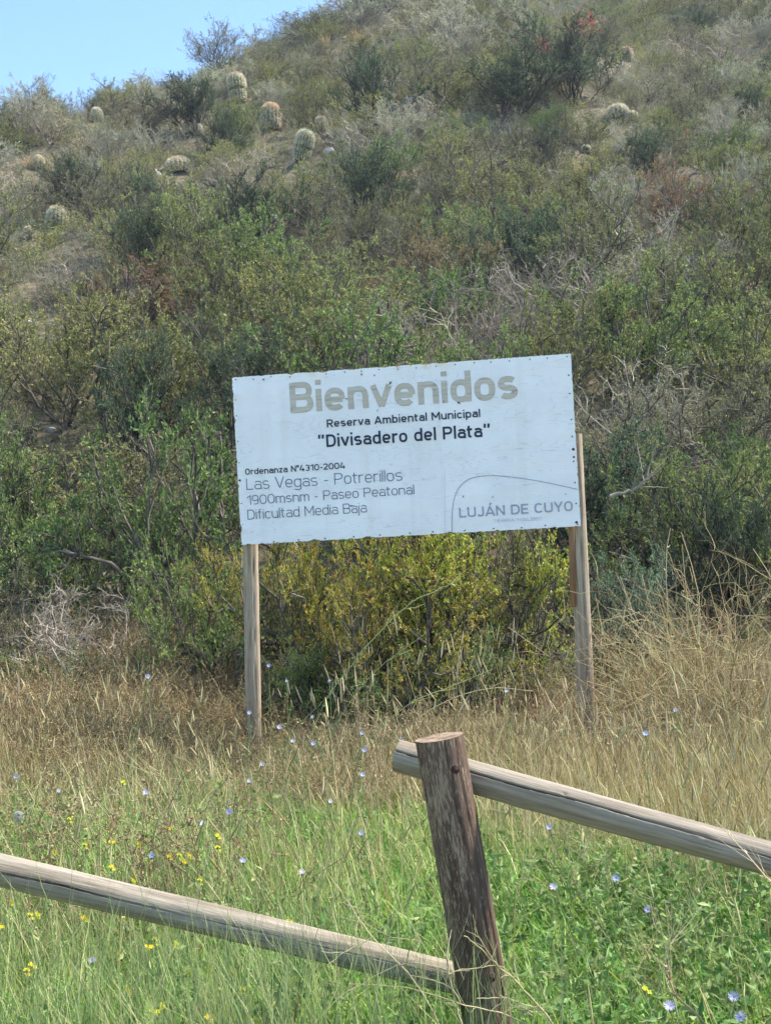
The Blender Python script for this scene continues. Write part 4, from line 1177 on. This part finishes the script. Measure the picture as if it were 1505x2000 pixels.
def clump_front(r, n=42):
    g_ = Geo(); b = np.zeros((n, 3)); b[:, :2] = r.normal(size=(n, 2)) * .14
    P = blades(g_, b, r.random(n) * 6.283, np.abs(r.normal(size=n)) * .14, .45 + .35 * r.random(n), .0024 * np.ones(n), r, 5, .3)
    for f in (.5, .7, .85):
        i0 = int(f * 4); p = P[:, i0] + (P[:, i0 + 1] - P[:, i0]) * (f * 4 - i0)
        blades(g_, p, r.random(n) * 6.283, .5 + .3 * r.random(n), .06 + .12 * r.random(n), .0015 * np.ones(n), r, 4, -.4)
    return g_.mesh('thin_stems', M['grassgrey'])
fx = np.array([-.95, -.82, -.74, -.66, -.55, -.47, -.38, -.3, -.2, -1.05, .35, -.1]); fy = 3.45 + .12 * np.sin(fx * 40)
scatter('thin_stems', np.stack([fx, fy, height(fx, fy) - .01], 1), np.stack([0 * fx, 0 * fx, fx * 50], 1), np.stack([1.0 + .12 * np.sin(fx * 70)] * 3, 1), np.arange(len(fx)) % 3, [clump_front(rg) for _ in range(3)],
        'thin grey green stems standing in front of the left rail')

# understorey on the slope: low twigs, tussocks and small leafy plants between the shrubs
def slope_pts(n, ylo=11.7, yhi=80, lim=.36, extra=3.0):
    y = ylo + (yhi - ylo) * rg.random(n * 2) ** .72; x = (rg.random(n * 2) * 2 - 1) * (y * lim + extra)
    yc = np.clip(50.0 + 1.2 * x, 28, 80); k_ = y < yc + 3
    x, y = x[k_][:n], y[k_][:n]
    return x, y
def slope(name, n, meshes, label, smin, smax, dens=None, **kw):
    x, y = slope_pts(n, **kw)
    if dens is not None:
        k_ = rg.random(len(x)) < dens(x, y); x, y = x[k_], y[k_]
    z = height(x, y) - .02; m = len(x)
    # keep cacti in view
    P = np.stack([x, y, z], 1); d = (P - EYE)
    zz = d @ cf; sx = 752.5 + F_PX * (d @ cr) / zz; sy = 1000 - F_PX * (d @ cu) / zz
    ok = np.ones(m, bool)
    for q, w, h_ in CAC:
        qx, qy, qz = project(q)
        ok &= ~((np.abs(sx - qx) < w * .6 + 6) & (sy > qy + 2) & (sy < qy + 34))
    x, y, z = x[ok], y[ok], z[ok]; m = len(x)
    s = smin + (smax - smin) * rg.random(m)
    rot = np.stack([rg.normal(size=m) * .15, rg.normal(size=m) * .15, rg.random(m) * 6.283], 1)
    scatter(name, np.stack([x, y, z], 1), rot, np.stack([s, s, s], 1), rg.integers(len(meshes), size=m), meshes, label)
slope('undergrowth', 6800, [clump_leafy(rg, 14, 'dull', .45, .035, .014, 22), clump_leafy(rg, 14, 'olive', .45, .035, .014, 22), clump_leafy(rg, 14, 'silver', .4, .035, .012, 18), clump_leafy(rg, 14, 'dull', .5, .03, .012, 16)],
      'low mixed undergrowth covering the hillside between the shrubs', .8, 1.5)
slope('dead_twigs', 1900, [clump_tangle(rg, 14, .7, 'bark_grey', 0, .004), clump_tangle(rg, 14, .7, 'brown', 4, .003), clump_tangle(rg, 12, .8, 'bark', 2, .004)], 'grey dead twigs on the hillside', .55, 1.0)
slope('dry_tussocks', 1500, [clump_green(rg, 110, .16, (.25, .5), .006, 'straw', .9, .5), clump_green(rg, 110, .16, (.25, .5), .006, 'head', .9, .5)], 'straw coloured grass tussocks on the upper hillside', .7, 1.3,
      dens=lambda x, y: np.clip(.12 + sm(24, 40, y) * (.45 + .5 * noise2(x * .3, y * .3, 2)), 0, 1))

# ------------------------------------------------------------------ rocks
def rock_mesh(seed, mat, flat=.7):
    r = np.random.default_rng(seed)
    import bmesh
    bm = bmesh.new(); bmesh.ops.create_icosphere(bm, subdivisions=3, radius=.5)
    cuts = norm(r.normal(size=(9, 3))); dd = .30 + .16 * r.random(9)
    for v in bm.verts:
        p = np.array(v.co)
        for c, d_ in zip(cuts, dd):
            e = p @ c - d_
            if e > 0: p = p - c * e * .9
        p += r.normal(size=3) * .006
        p[2] *= flat; v.co = p
    me = bpy.data.meshes.new('rock'); bm.to_mesh(me); bm.free(); me.materials.append(M[mat]); return me
rocks = [rock_mesh(1, 'rock'), rock_mesh(2, 'rock_pale'), rock_mesh(3, 'rock_pale', .5), rock_mesh(4, 'rock', .6)]
ROCKS = [(392, 1512, 60, 0, 'blue grey rock in the dry grass left of the sign post'), (1432, 1412, 34, 1, 'small white stone at the foot of the brush on the right'),
         (1400, 1416, 22, 1, 'smallest white stone beside the brush on the right'), (1325, 1148, 70, 3, 'grey rock between shrubs right of the sign'), (1310, 1118, 50, 3, 'flat grey rock behind the other one right of the sign'),
         (655, 385, 46, 1, 'pale rock below the banded cactus'), (498, 372, 36, 2, 'pale stone left below the banded cactus'), (720, 345, 40, 2, 'flat pale stone right of the banded cactus'),
         (642, 300, 26, 1, 'small pale stone beside the banded cactus'), (690, 400, 30, 2, 'low pale stone downhill of the pale rock'), (530, 430, 26, 1, 'pale stone alone in the mid slope'),
         (300, 345, 30, 1, 'pale rock beside the half hidden cactus'), (822, 100, 30, 1, 'round pale rock near the hilltop'), (770, 75, 26, 0, 'grey rock left of the round one near the hilltop'),
         (1250, 40, 34, 1, 'pale rock near the top edge'), (105, 250, 30, 2, 'flat stone on the left of the upper slope'), (1490, 125, 28, 1, 'pale stone at the right edge near the top'), (600, 345, 30, 2, 'flat stone at the foot of the banded cactus')]
for px, py, w, k_, lab in ROCKS:
    p = ground_at(px, py); d = project(p)[2]
    s = w * d / F_PX
    o = link('rock', rocks[k_]); o.location = (p[0], p[1], p[2] + s * .12); o.scale = (s, s, s); o.rotation_euler = (0, 0, float(rg.random() * 6))
    tag(o, lab, 'rock', 'rocks on the hillside' if py < 1000 else None)
slope('scree', 2600, [rock_mesh(11, 'rock_pale'), rock_mesh(12, 'rock', .6)], 'small loose stones on the bare parts of the slope', .05, .22, dens=lambda x, y: sm(20, 32, y) * .7 + .1)

# ------------------------------------------------------------------ dry brush, tall stems
def polystem(g_, pts, r0, r1, sides=4):
    P = np.array(pts); n = max(12, len(P) * 4)
    tt_ = np.linspace(0, len(P) - 1, n)
    Q = np.stack([np.interp(tt_, np.arange(len(P)), P[:, i]) for i in range(3)], 1)
    for _ in range(3): Q[1:-1] = (Q[:-2] + 2 * Q[1:-1] + Q[2:]) / 4
    Q[1:-1] += rg.normal(size=(n - 2, 3)) * r0 * .5
    tubes(g_, Q[None], np.linspace(r0, r1, n)[None], sides)
    return Q

def brush(rng, mat, n=26, H=1.0):
    """arching pale stems in a dome"""
    g_ = Geo()
    def gr(P0, D, Ln, k, wg, dn):
        pts = [P0]; d = D.copy()
        for i in range(k - 1):
            d = norm(d + rng.normal(size=d.shape) * wg * 1.5 + np.array([0, 0, dn])); pts.append(pts[-1] + d * (Ln / (k - 1))[:, None])
        return np.stack(pts, 1)
    az = rng.random(n) * 6.283; ti = rng.random(n) ** .7 * 1.1
    D = np.stack([np.sin(ti) * np.cos(az), np.sin(ti) * np.sin(az), np.cos(ti)], 1)
    P0 = rng.normal(size=(n, 3)) * [.12, .12, 0]
    Ln = H * (.6 + .7 * rng.random(n)); P = gr(P0, D, Ln, 8, .12, -.03)
    tubes(g_, P, .0031 * np.linspace(1, .4, 8)[None] * (.7 + .6 * rng.random((n, 1))), 4)
    nc = 7; par = np.repeat(np.arange(n), nc); t = (.25 + .75 * rng.random(n * nc)) * 6.99; i0 = t.astype(int)
    p = P[par, i0] + (P[par, i0 + 1] - P[par, i0]) * (t - i0)[:, None]
    d = norm(norm(P[par, i0 + 1] - P[par, i0]) + rng.normal(size=(n * nc, 3)) * .6)
    C = gr(p, d, Ln[par] * (.18 + .3 * rng.random(n * nc)), 6, .22, -.02)
    tubes(g_, C, .0017 * np.linspace(1, .5, 6)[None] * np.ones((n * nc, 1)), 3)
    return g_.mesh('stems', M[mat])
M['brush'] = foliage_mat('tan_dead_stem', [(156, 134, 98), (180, 158, 118), (202, 182, 142)], .05, .1)
BR = [(1330, 1462, .85, 'straw', 'lower tan dry brush just right of the right sign post'), (1385, 1470, 1.2, 'brush', 'tall arching dry brush right of the sign post'),
      (1440, 1480, 1.2, 'brush', 'pale arching dry brush near the right edge'), (1050, 1440, .45, 'brown', 'low dry brush left of the right sign post'), (1500, 1500, 1.2, 'brush', 'dry brush cut by the right edge of the photo'),
      (1390, 1440, 1.0, 'brown', 'brown dry brush behind the pale arching stems'), (1250, 1425, .75, 'brown', 'brown dry brush behind the tan one')]
for i, (px, py, H, mt, lab) in enumerate(BR):
    p = ground_at(px, py)
    o = empty('dry_brush', p, 0, 1.25); link('stems', brush(np.random.default_rng(200 + i), mt, 40 if mt in ('brush', 'pale') else 60, H * .85), o)
    tag(o, lab, 'dry brush', 'dry brush beside the right sign post')

STEMS = [  # polyline in photograph pixels, depth, radius, material, label
 ([(655, 1345), (560, 1440), (500, 1560)][::-1] , 8.2, .004, 'stem', 'short green stem left of the fence post'),
 ([(560, 1560), (610, 1420), (655, 1335), (710, 1270), (790, 1180), (860, 1150), (900, 1130)], 8.0, .0045, 'grassgrey', 'long leaning knobbly stem reaching up under the sign middle'),
 ([(600, 1560), (640, 1440), (690, 1360), (740, 1300), (830, 1238)], 7.8, .0045, 'grassgrey', 'second leaning stem below the longest one'),
 ([(640, 1560), (720, 1440), (800, 1370), (870, 1345), (960, 1308)], 7.6, .004, 'grassgrey', 'low leaning stem ending above the fence post'),
 ([(700, 1570), (770, 1440), (860, 1370), (960, 1340), (1040, 1350)], 8.3, .0035, 'pale', 'bleached stem arching behind the fence post'),
 ([(1310, 1480), (1300, 1300), (1303, 1180), (1298, 1090), (1308, 1032)], 9.2, .004, 'pale', 'tallest straight pale stem right of the sign'),
 ([(1350, 1480), (1345, 1300), (1340, 1170), (1325, 1095)], 9.4, .0035, 'pale', 'shorter pale stem beside the tallest one'),
 ([(1330, 1400), (1290, 1280), (1235, 1200), (1210, 1125)], 9.3, .004, 'pale', 'pale stem leaning left over the brush'),
 ([(1420, 1420), (1320, 1260), (1260, 1205), (1225, 1188)], 9.2, .0045, 'pale', 'thick pale stem leaning far left over the brush'),
 ([(1420, 1450), (1390, 1260), (1365, 1200), (1360, 1155)], 9.2, .0035, 'pale', 'upright pale stem in the middle of the brush'),
 ([(1380, 1450), (1420, 1280), (1470, 1180), (1520, 1150)], 9.0, .004, 'pale', 'pale stem leaning right out of the brush'),
 ([(1400, 1480), (1455, 1300), (1475, 1200), (1530, 1080)], 9.0, .004, 'brush', 'brown stem leaning out at the right edge'),
 ([(255, 1700), (245, 1560), (262, 1430), (285, 1370), (289, 1325)], 7.0, .0035, 'stem', 'thin flower stem topped by the white blossom at left'),
 ([(1040, 1480), (1022, 1330), (1010, 1270), (1005, 1225)], 9.6, .003, 'pale', 'thin upright stem left of the right sign post'),
 ([(1330, 1980), (1290, 1900), (1305, 1840), (1390, 1700), (1440, 1655)], 3.6, .0022, 'pale', 'long thin straw leaning over the right rail'),
 ([(1560, 1760), (1500, 1720), (1440, 1650), (1395, 1600)], 3.3, .0022, 'pale', 'bent straw crossing the right rail'),
 ([(1395, 2010), (1320, 1950), (1300, 1900), (1296, 1870)], 3.4, .0035, 'head', 'thick seed spike at the lower right'),
 ([(1000, 1740), (1040, 1690), (1090, 1600), (1095, 1560)], 4.6, .0018, 'straw', 'thin straw right of the fence post'),
]
for pl_, dep, r0, mt, lab in STEMS:
    g_ = Geo(); P = [at(a, b, dep) for a, b in pl_]
    P0 = P[0].copy(); P0[2] = float(height(P0[0], P0[1])) - .02
    if P[0][2] > P0[2] + .03: P = [P0] + P
    Q = polystem(g_, P, r0, r0 * .45)
    # nodes with bud scales along the stem and short side twigs
    n = len(Q)
    for j in range(int(n * .35), n - 1, 3):
        d0 = norm(Q[j + 1] - Q[j]); s_ = norm(np.cross(d0, rg.normal(size=3)))
        tubes(g_, np.stack([Q[j], Q[j] + (d0 * .5 + s_) * r0 * 3, Q[j] + (d0 + s_) * r0 * 5])[None], np.array([[r0 * .7, r0 * 1.3, r0 * .2]]), 4)
    for j in rg.integers(int(n * .3), n - 2, size=4):
        d0 = norm(Q[j + 1] - Q[j]); s_ = norm(np.cross(d0, rg.normal(size=3))); Lt = .06 + .14 * rg.random()
        polystem(g_, [Q[j], Q[j] + (d0 + s_ * .6) * Lt * .5, Q[j] + (d0 + s_ * .5) * Lt], r0 * .5, r0 * .25, 3)
    o = link('weed_stalk', g_.mesh('weed_stalk', M[mt])); tag(o, lab, 'weed stalk')

# bleached forked stalks in front of the fence post
WE = [([(600, 2090), (870, 2040), (849, 1975), (790, 1890), (726, 1832), (690, 1780), (656, 1726)], .0024), ([(920, 2060), (900, 1995), (882, 1930), (873, 1885), (872, 1858)], .0032),
      ([(882, 1930), (874, 1895), (930, 1892), (975, 1882), (998, 1905)], .0018), ([(1120, 2060), (1060, 1975), (1010, 1920), (965, 1880), (935, 1850), (905, 1828)], .0032),
      ([(965, 1880), (940, 1840), (925, 1812)], .002), ([(1120, 2060), (1010, 1985), (900, 1962), (820, 1935), (760, 1925), (680, 1922)], .0022), ([(874, 1895), (820, 1880), (770, 1885), (700, 1925), (660, 1960)], .0018),
      ([(726, 1832), (690, 1850), (655, 1872), (640, 1885)], .0016), ([(726, 1832), (760, 1800), (775, 1780), (800, 1760)], .0016), ([(960, 2050), (950, 1980), (985, 1955), (1040, 1985)], .003),
      ([(900, 1962), (885, 1930), (850, 1915), (800, 1905)], .0018), ([(1060, 1975), (1020, 1960), (985, 1948), (930, 1950)], .002), ([(700, 1925), (670, 1940), (620, 1990), (590, 2030)], .0016)]
g_ = Geo()
rw = random.Random(5)
for pl_, r0 in WE:
    P = [at(a, b, 3.42 + .05 * math.sin(a * .02)) for a, b in pl_]
    Q = polystem(g_, P, r0, r0 * .5, 4)
    for _ in range(3):
        j = rw.randrange(4, len(Q) - 2); d0 = norm(Q[j + 1] - Q[j]); s_ = norm(np.cross(d0, rg.normal(size=3))); Lt = .03 + .05 * rw.random()
        polystem(g_, [Q[j], Q[j] + (d0 + s_ * .6) * Lt * .5, Q[j] + (d0 * .8 + s_ * .7) * Lt], r0 * .6, r0 * .3, 3)
gp = at(990, 2060, 3.42); gz0 = float(height(gp[0], gp[1]))
for a in ((920, 2060), (1120, 2060), (960, 2050), (870, 2040), (590, 2030)):
    p = at(a[0], a[1], 3.42); q = p.copy(); q[2] = float(height(p[0], p[1])) - .02
    polystem(g_, [q, (p + q) / 2, p], .003, .0028)
o = link('dead_weed', g_.mesh('dead_weed', M['pale'])); tag(o, 'bleached forked dead weed crossing the foot of the fence post', 'dead weed')

# ------------------------------------------------------------------ flowers
def chicory_flower(rng, mat):
    g_ = Geo(); n = 17; a = np.arange(n) * 6.283 / n + rng.normal(size=n) * .06
    L = 1.0 * (.85 + .25 * rng.random(n)); w = .2
    out = np.stack([np.cos(a), np.sin(a), .28 + .12 * rng.random(n)], 1); side = np.stack([-np.sin(a), np.cos(a), np.zeros(n)], 1)
    z0 = np.zeros((n, 3))
    V_ = np.stack([z0 + side * w * .25, z0 - side * w * .25, out * (L * .6)[:, None] - side * w * .5, out * L[:, None] - side * w * .42, out * L[:, None] + side * w * .42, out * (L * .6)[:, None] + side * w * .5], 1)
    i = np.arange(n)[:, None] * 6
    g_.add(V_, np.concatenate([i + [0, 1, 2, 5], i + [5, 2, 3, 4]]))
    return g_.mesh('flower', M[mat])
def mustard_flower(rng):
    g_ = Geo(); n = 4; 
    for f in range(5):
        c = rng.normal(size=3) * np.array([.75, .75, .35]) * (f > 0); a = np.arange(n) * 1.571 + rng.random() * 2; s = .55 + .3 * rng.random()
        out = np.stack([np.cos(a), np.sin(a), .25 * np.ones(n)], 1) * s; side = np.stack([-np.sin(a), np.cos(a), np.zeros(n)], 1) * s
        V_ = np.stack([c + out * .05, c + out * .65 - side * .42, c + out * 1.05, c + out * .65 + side * .42], 1)
        g_.add(V_, np.arange(n)[:, None] * 4 + [0, 1, 2, 3])
    return g_.mesh('flower', M['mustard'])
CHM = [chicory_flower(rg, 'chicory') for _ in range(2)]; CHP = [chicory_flower(rg, 'chicory_pale') for _ in range(2)]
MUS = [mustard_flower(rg) for _ in range(4)]
def flower_plant(name, px, py, h, fm, size, lab, cat, group, stemmat='stem', lean=.12, sides=3):
    t = -(ray(px, py)[2])
    dep = min(max((1.6 - h) / max(t, .02), 3.25), 9.0)
    tip = at(px, py, dep)
    bx, by = tip[0] + rg.normal() * lean, tip[1] + rg.normal() * lean
    gz = float(height(bx, by))
    o = empty(name, (bx, by, gz))
    b = np.array([0, 0, -.02]); T = tip - np.array([bx, by, gz])
    g_ = Geo(); mid = (b + T) / 2 + rg.normal(size=3) * .03
    Q = polystem(g_, [b, mid, T], .0028, .0014, 4)
    for j in rg.integers(5, len(Q) - 2, size=sides):
        d0 = norm(Q[j + 1] - Q[j]); s_ = norm(np.cross(d0, rg.normal(size=3))); Lt = .05 + .12 * rg.random()
        polystem(g_, [Q[j], Q[j] + (d0 * .8 + s_ * .6) * Lt * .5, Q[j] + (d0 + s_ * .5) * Lt], .0015, .001, 3)
    n = 14; jj = rg.integers(1, len(Q) - 1, size=n)
    leaves(g_, Q[jj], rg.normal(size=(n, 3)) + [0, 0, .3], .03 * (.4 + rg.random(n)), .007 * np.ones(n), rg)
    # green calyx below the blossom
    tubes(g_, np.stack([T + [0, 0, -.016], T + [0, 0, -.008], T])[None], np.array([[.0015, .0045, .003]]), 5)
    link('stem', g_.mesh('stem', M[stemmat]), o)
    f = link('flower', fm, o); f.location = T
    vd = Vector((EYE - tip) + rg.normal(size=3) * 1.0 + np.array([0, 0, 2.6]))
    f.rotation_euler = vd.to_track_quat('Z', 'Y').to_euler(); f.scale = (size,) * 3
    tag(o, lab, cat, group); return o
CHI = [ # px, py, height, pale?, size factor, label
 (289, 1321, .95, 1, 1.2, 'white chicory blossom on the tallest stem at left'), (525, 1300, .95, 0, 1, 'chicory blossom nearest above right of the left sign post foot'),
 (487, 1392, .8, 1, .9, 'pale chicory blossom in front of the left sign post'), (545, 1420, .75, 0, 1, 'lilac chicory blossom right of the left sign post'),
 (572, 1447, .7, 1, .9, 'pale lilac blossom below right of the left sign post'), (612, 1452, .7, 0, 1, 'blue chicory blossom midway between sign post and fence post'),
 (643, 1330, .85, 1, .8, 'small blossom high between the leaning stems'), (707, 1432, .72, 0, .9, 'chicory blossom left above the rail end'),
 (712, 1465, .68, 0, 1, 'lower one of two blossoms left of the rail end'), (785, 1447, .72, 0, .9, 'lilac blossom touching the end of the upper rail'),
 (513, 1492, .62, 1, .9, 'pale blossom at the foot of the left sign post'), (487, 1525, .6, 1, .9, 'pale blossom lowest on the left sign post'),
 (708, 1513, .6, 0, 1, 'blossom in dry grass left of the fence post top'), (285, 1547, .6, 1, 1.1, 'pale lilac blossom below the white one'),
 (32, 1517, .62, 0, .9, 'lilac blossom at the left edge above the dandelion clock'), (448, 1585, .55, 0, 1.1, 'lilac blossom left below the sign post foot'),
 (395, 1608, .55, 1, 1, 'pale blossom among yellow flowers'), (705, 1627, .5, 0, .9, 'violet blossom left of the fence post in green grass'),
 (296, 1671, .5, 0, 1, 'deep blue blossom just above the left rail'), (475, 1682, .5, 0, 1, 'blue blossom above the middle of the left rail'),
 (590, 1703, .45, 1, .9, 'faded blossom above the left rail near the fence post'), (180, 1876, .32, 0, 1, 'blue blossom under the left rail'),
 (1260, 1433, .85, 0, 1.05, 'bright lilac blossom alone in front of the dry brush'), (989, 1350, .9, 0, .8, 'small lilac blossom left of the right sign post'),
 (1318, 1387, .85, 1, .8, 'pale lilac blossom inside the dry brush'), (1072, 1616, .42, 0, 1.1, 'violet blossom just below the right rail'),
 (1202, 1715, .4, 0, 1.1, 'violet blossom below the middle of the right rail'), (1080, 1732, .38, 1, 1.1, 'pale blue blossom right of the fence post'),
 (1264, 1776, .36, 0, 1, 'blue blossom in the grass at lower right'), (1432, 1947, .3, 0, 1.3, 'large violet blossom in the lower right corner'),
 (1307, 1966, .28, 0, 1.4, 'open sky blue blossom near the bottom edge'), (1445, 1986, .27, 0, 1.2, 'violet blossom lowest in the right corner'),
 (645, 1565, .58, 1, .8, 'tiny pale blossom in the dry grass'), (115, 1545, .6, 1, .8, 'tiny pale blossom in brown grass at left'),
 (610, 1400, .78, 1, .7, 'tiny blossom high above the green shrub foot'), (560, 1330, .9, 1, .7, 'tiny blossom right of the left post at mid height')]
for px, py, h, pale, s, lab in CHI:
    flower_plant('chicory', px, py, h, (CHP if pale else CHM)[int(rg.integers(2))], .0128 * s, lab, 'chicory flower', 'chicory flowers in the meadow')
MU = [(240, 1527), (165, 1648), (107, 1665), (335, 1618), (424, 1632), (425, 1653), (272, 1650), (224, 1645), (330, 1672), (350, 1668), (370, 1672), (366, 1684), (217, 1693), (390, 1717), (262, 1722), (92, 1742), (20, 1760), (58, 1785),
      (75, 1788), (6, 1810), (163, 1792), (302, 1833), (345, 1845), (298, 1849), (60, 1885), (52, 1893), (370, 1900), (415, 1895), (248, 1936), (473, 1930), (317, 1966), (309, 1976), (405, 1988), (565, 1798), (486, 1816), (577, 1914),
      (1258, 1932), (135, 1598), (456, 1895), (95, 1745), (235, 1785), (500, 1990)]
for i, (px, py) in enumerate(MU):
    if px > 1000: where = 'alone in the lower right grass'
    else:
        rail_y = 1695 + px * .235
        ref = min([(289, 'under the tall white chicory'), (37, 'beside the dandelion clock'), (180, 'near the left quarter of the rail'), (345, 'in the thickest yellow patch'), (424, 'right of the thickest yellow patch'), (480, 'near the middle of the rail'), (570, 'toward the fence post'), (100, 'close to the left edge'), (240, 'left of the yellow patch')], key=lambda r: abs(r[0] - px))[1]
        v = 'high above' if py < rail_y - 90 else 'just above' if py < rail_y - 35 else 'against' if py < rail_y + 45 else 'just below' if py < rail_y + 130 else 'far below'
        where = f'{v} the left rail, {ref}'
    h = .58 if py < 1600 else .52 - (py - 1600) / 400 * .2
    flower_plant('mustard_plant', px, py, h, MUS[i % 4], .0098, f'small yellow mustard blossoms {where}', 'yellow flower', 'yellow mustard flowers around the left rail', 'grassgrey')

# dandelion clock
p = at(37, 1595, 5.6); gz = float(height(p[0], p[1]))
o = empty('dandelion', (p[0], p[1], gz)); T = np.array([0, 0, p[2] - gz])
g_ = Geo(); polystem(g_, [[.02, 0, -.02], T / 2, T], .0024, .0018, 5); link('stem', g_.mesh('stem', M['stem']), o)
g_ = Geo(); n = 260; d = norm(rg.normal(size=(n, 3))); E = T + d * .021
P = np.stack([T + d * .003, T + d * .012, E], 1); tubes(g_, P, np.full((n, 3), .0004), 3)
for _ in range(5): leaves(g_, E, norm(np.cross(d, rg.normal(size=(n, 3)))) + d * .3, np.full(n, .007), np.full(n, .0022), rg)
link('seed_head', g_.mesh('seed_head', M['down']), o)
tag(o, 'round white dandelion clock at the left edge of the meadow', 'dandelion')

# crooked dark branches seen among the shrubs
LOW = [('yellow', 790, 1432, 300, 290, 'lower yellow green shrub in front of the two big ones under the sign'), ('green', 610, 1432, 170, 170, 'green shrub between the left sign post and the yellow shrubs'), ('yellow', 430, 1300, 150, 200, 'small yellow tipped shrub just left of the left sign post'), ('dull', 250, 1425, 200, 170, 'low grey green shrub in front of the bent trunk'), ('olive', 110, 1428, 190, 150, 'low olive shrub at the edge of the brown grass at left'), ('dull', 520, 1430, 150, 170, 'dull shrub low behind the left sign post'),
       ('grey', 335, 1432, 150, 120, 'small bare shrub between the low left shrubs'), ('green', 740, 1446, 220, 130, 'low green shrub between sign posts in front of the yellow ones'), ('olive', 1010, 1432, 170, 150, 'low olive shrub in shade left of the right sign post')]
for key, px, py, wpx, hpx, lab in LOW:
    p = ground_at(px, py); d = project(p)[2]
    put_shrub(key, p, hpx * d / F_PX, wpx * d / F_PX, lab)

BRN = [([(175, 1330), (205, 1290), (200, 1255), (155, 1245), (128, 1242)], .03, 11.6, 'dark bent trunk among the grey twigs at lower left'),
       ([(20, 1300), (70, 1295), (120, 1290), (160, 1262), (210, 1240)], .016, 11.4, 'long crooked dark branch at lower left'),
       ([(1190, 970), (1240, 955), (1275, 925)], .02, 11.8, 'broken pale branch right of the sign logo')]
for pl_, r0, dep, lab in BRN:
    g_ = Geo(); P = [at(a, b, dep) for a, b in pl_]
    if 'pale' not in lab:
        q = P[0].copy(); q[2] = float(height(q[0], q[1])) - .05; P = [q] + P
    Q = polystem(g_, P, r0, r0 * .4, 6)
    for j in rg.integers(5, len(Q) - 2, size=9):
        d0 = norm(Q[j + 1] - Q[j]); s_ = norm(np.cross(d0, rg.normal(size=3))); Lt = .1 + .25 * rg.random()
        polystem(g_, [Q[j], Q[j] + (d0 * .8 + s_ * .6) * Lt * .5, Q[j] + (d0 + s_ * .8) * Lt], r0 * .35, r0 * .12, 4)
    o = link('dead_branch', g_.mesh('dead_branch', M['bark_grey' if 'pale' in lab else 'bark_dark'])); tag(o, lab, 'branch')

# things whose wording still coincides are told apart by their order from left to right in the view
from collections import defaultdict
dd_ = defaultdict(list)
bpy.context.view_layer.update()
for o in COL.objects:
    if o.parent is None and o.get('label') and len(o['label'].split()) > 12: o['label'] = ' '.join(x for i, x in enumerate(o['label'].split()) if not (x in ('just', 'well') or (i == 0 and x in ('small', 'low', 'tall', 'rounded', 'broad'))))
    if o.parent is None and o.get('label') and o.get('category'): dd_[o['label']].append(o)
for lab, os_ in dd_.items():
    if len(os_) < 2: continue
    os_.sort(key=lambda o: project(np.array(o.matrix_world.translation))[0])
    words = {2: ['left one', 'right one'], 3: ['left one', 'middle one', 'right one'], 4: ['leftmost', 'second from left', 'third from left', 'rightmost']}.get(len(os_))
    if words is None: words = ['leftmost', 'second from left', 'third from left', 'fourth from left', 'fifth from left', 'sixth from left', 'seventh from left', 'eighth from left'][:len(os_) - 1] + ['rightmost']
    for o, w in zip(os_, words):
        new = f'{lab}, {w}'
        if len(new.split()) > 16: new = ' '.join(x for x in new.split() if x not in ('just', 'well', 'small', 'low', 'tall', 'rounded', 'broad'))
        o['label'] = new

# thin dry air over the slope
g = Geo(); v0 = (-224, -64, -36); v1 = (224, 305, 56)
g.add([(x, y, z) for x in (v0[0], v1[0]) for y in (v0[1], v1[1]) for z in (v0[2], v1[2])], [(0, 1, 3, 2), (4, 6, 7, 5), (0, 4, 5, 1), (2, 3, 7, 6), (0, 2, 6, 4), (1, 5, 7, 3)])
hm = bpy.data.materials.new('haze'); hm.use_nodes = True; hm.node_tree.nodes.clear()
ho = hm.node_tree.nodes.new('ShaderNodeOutputMaterial'); pv = hm.node_tree.nodes.new('ShaderNodeVolumePrincipled')
pv.inputs['Color'].default_value = (0.82, 0.88, 1.0, 1); pv.inputs['Density'].default_value = 0.0007; pv.inputs['Anisotropy'].default_value = 0.2
hm.node_tree.links.new(pv.outputs[0], ho.inputs['Volume'])
tag(link('haze', g.mesh('haze', hm)), 'thin bluish air over the hillside', kind='stuff')
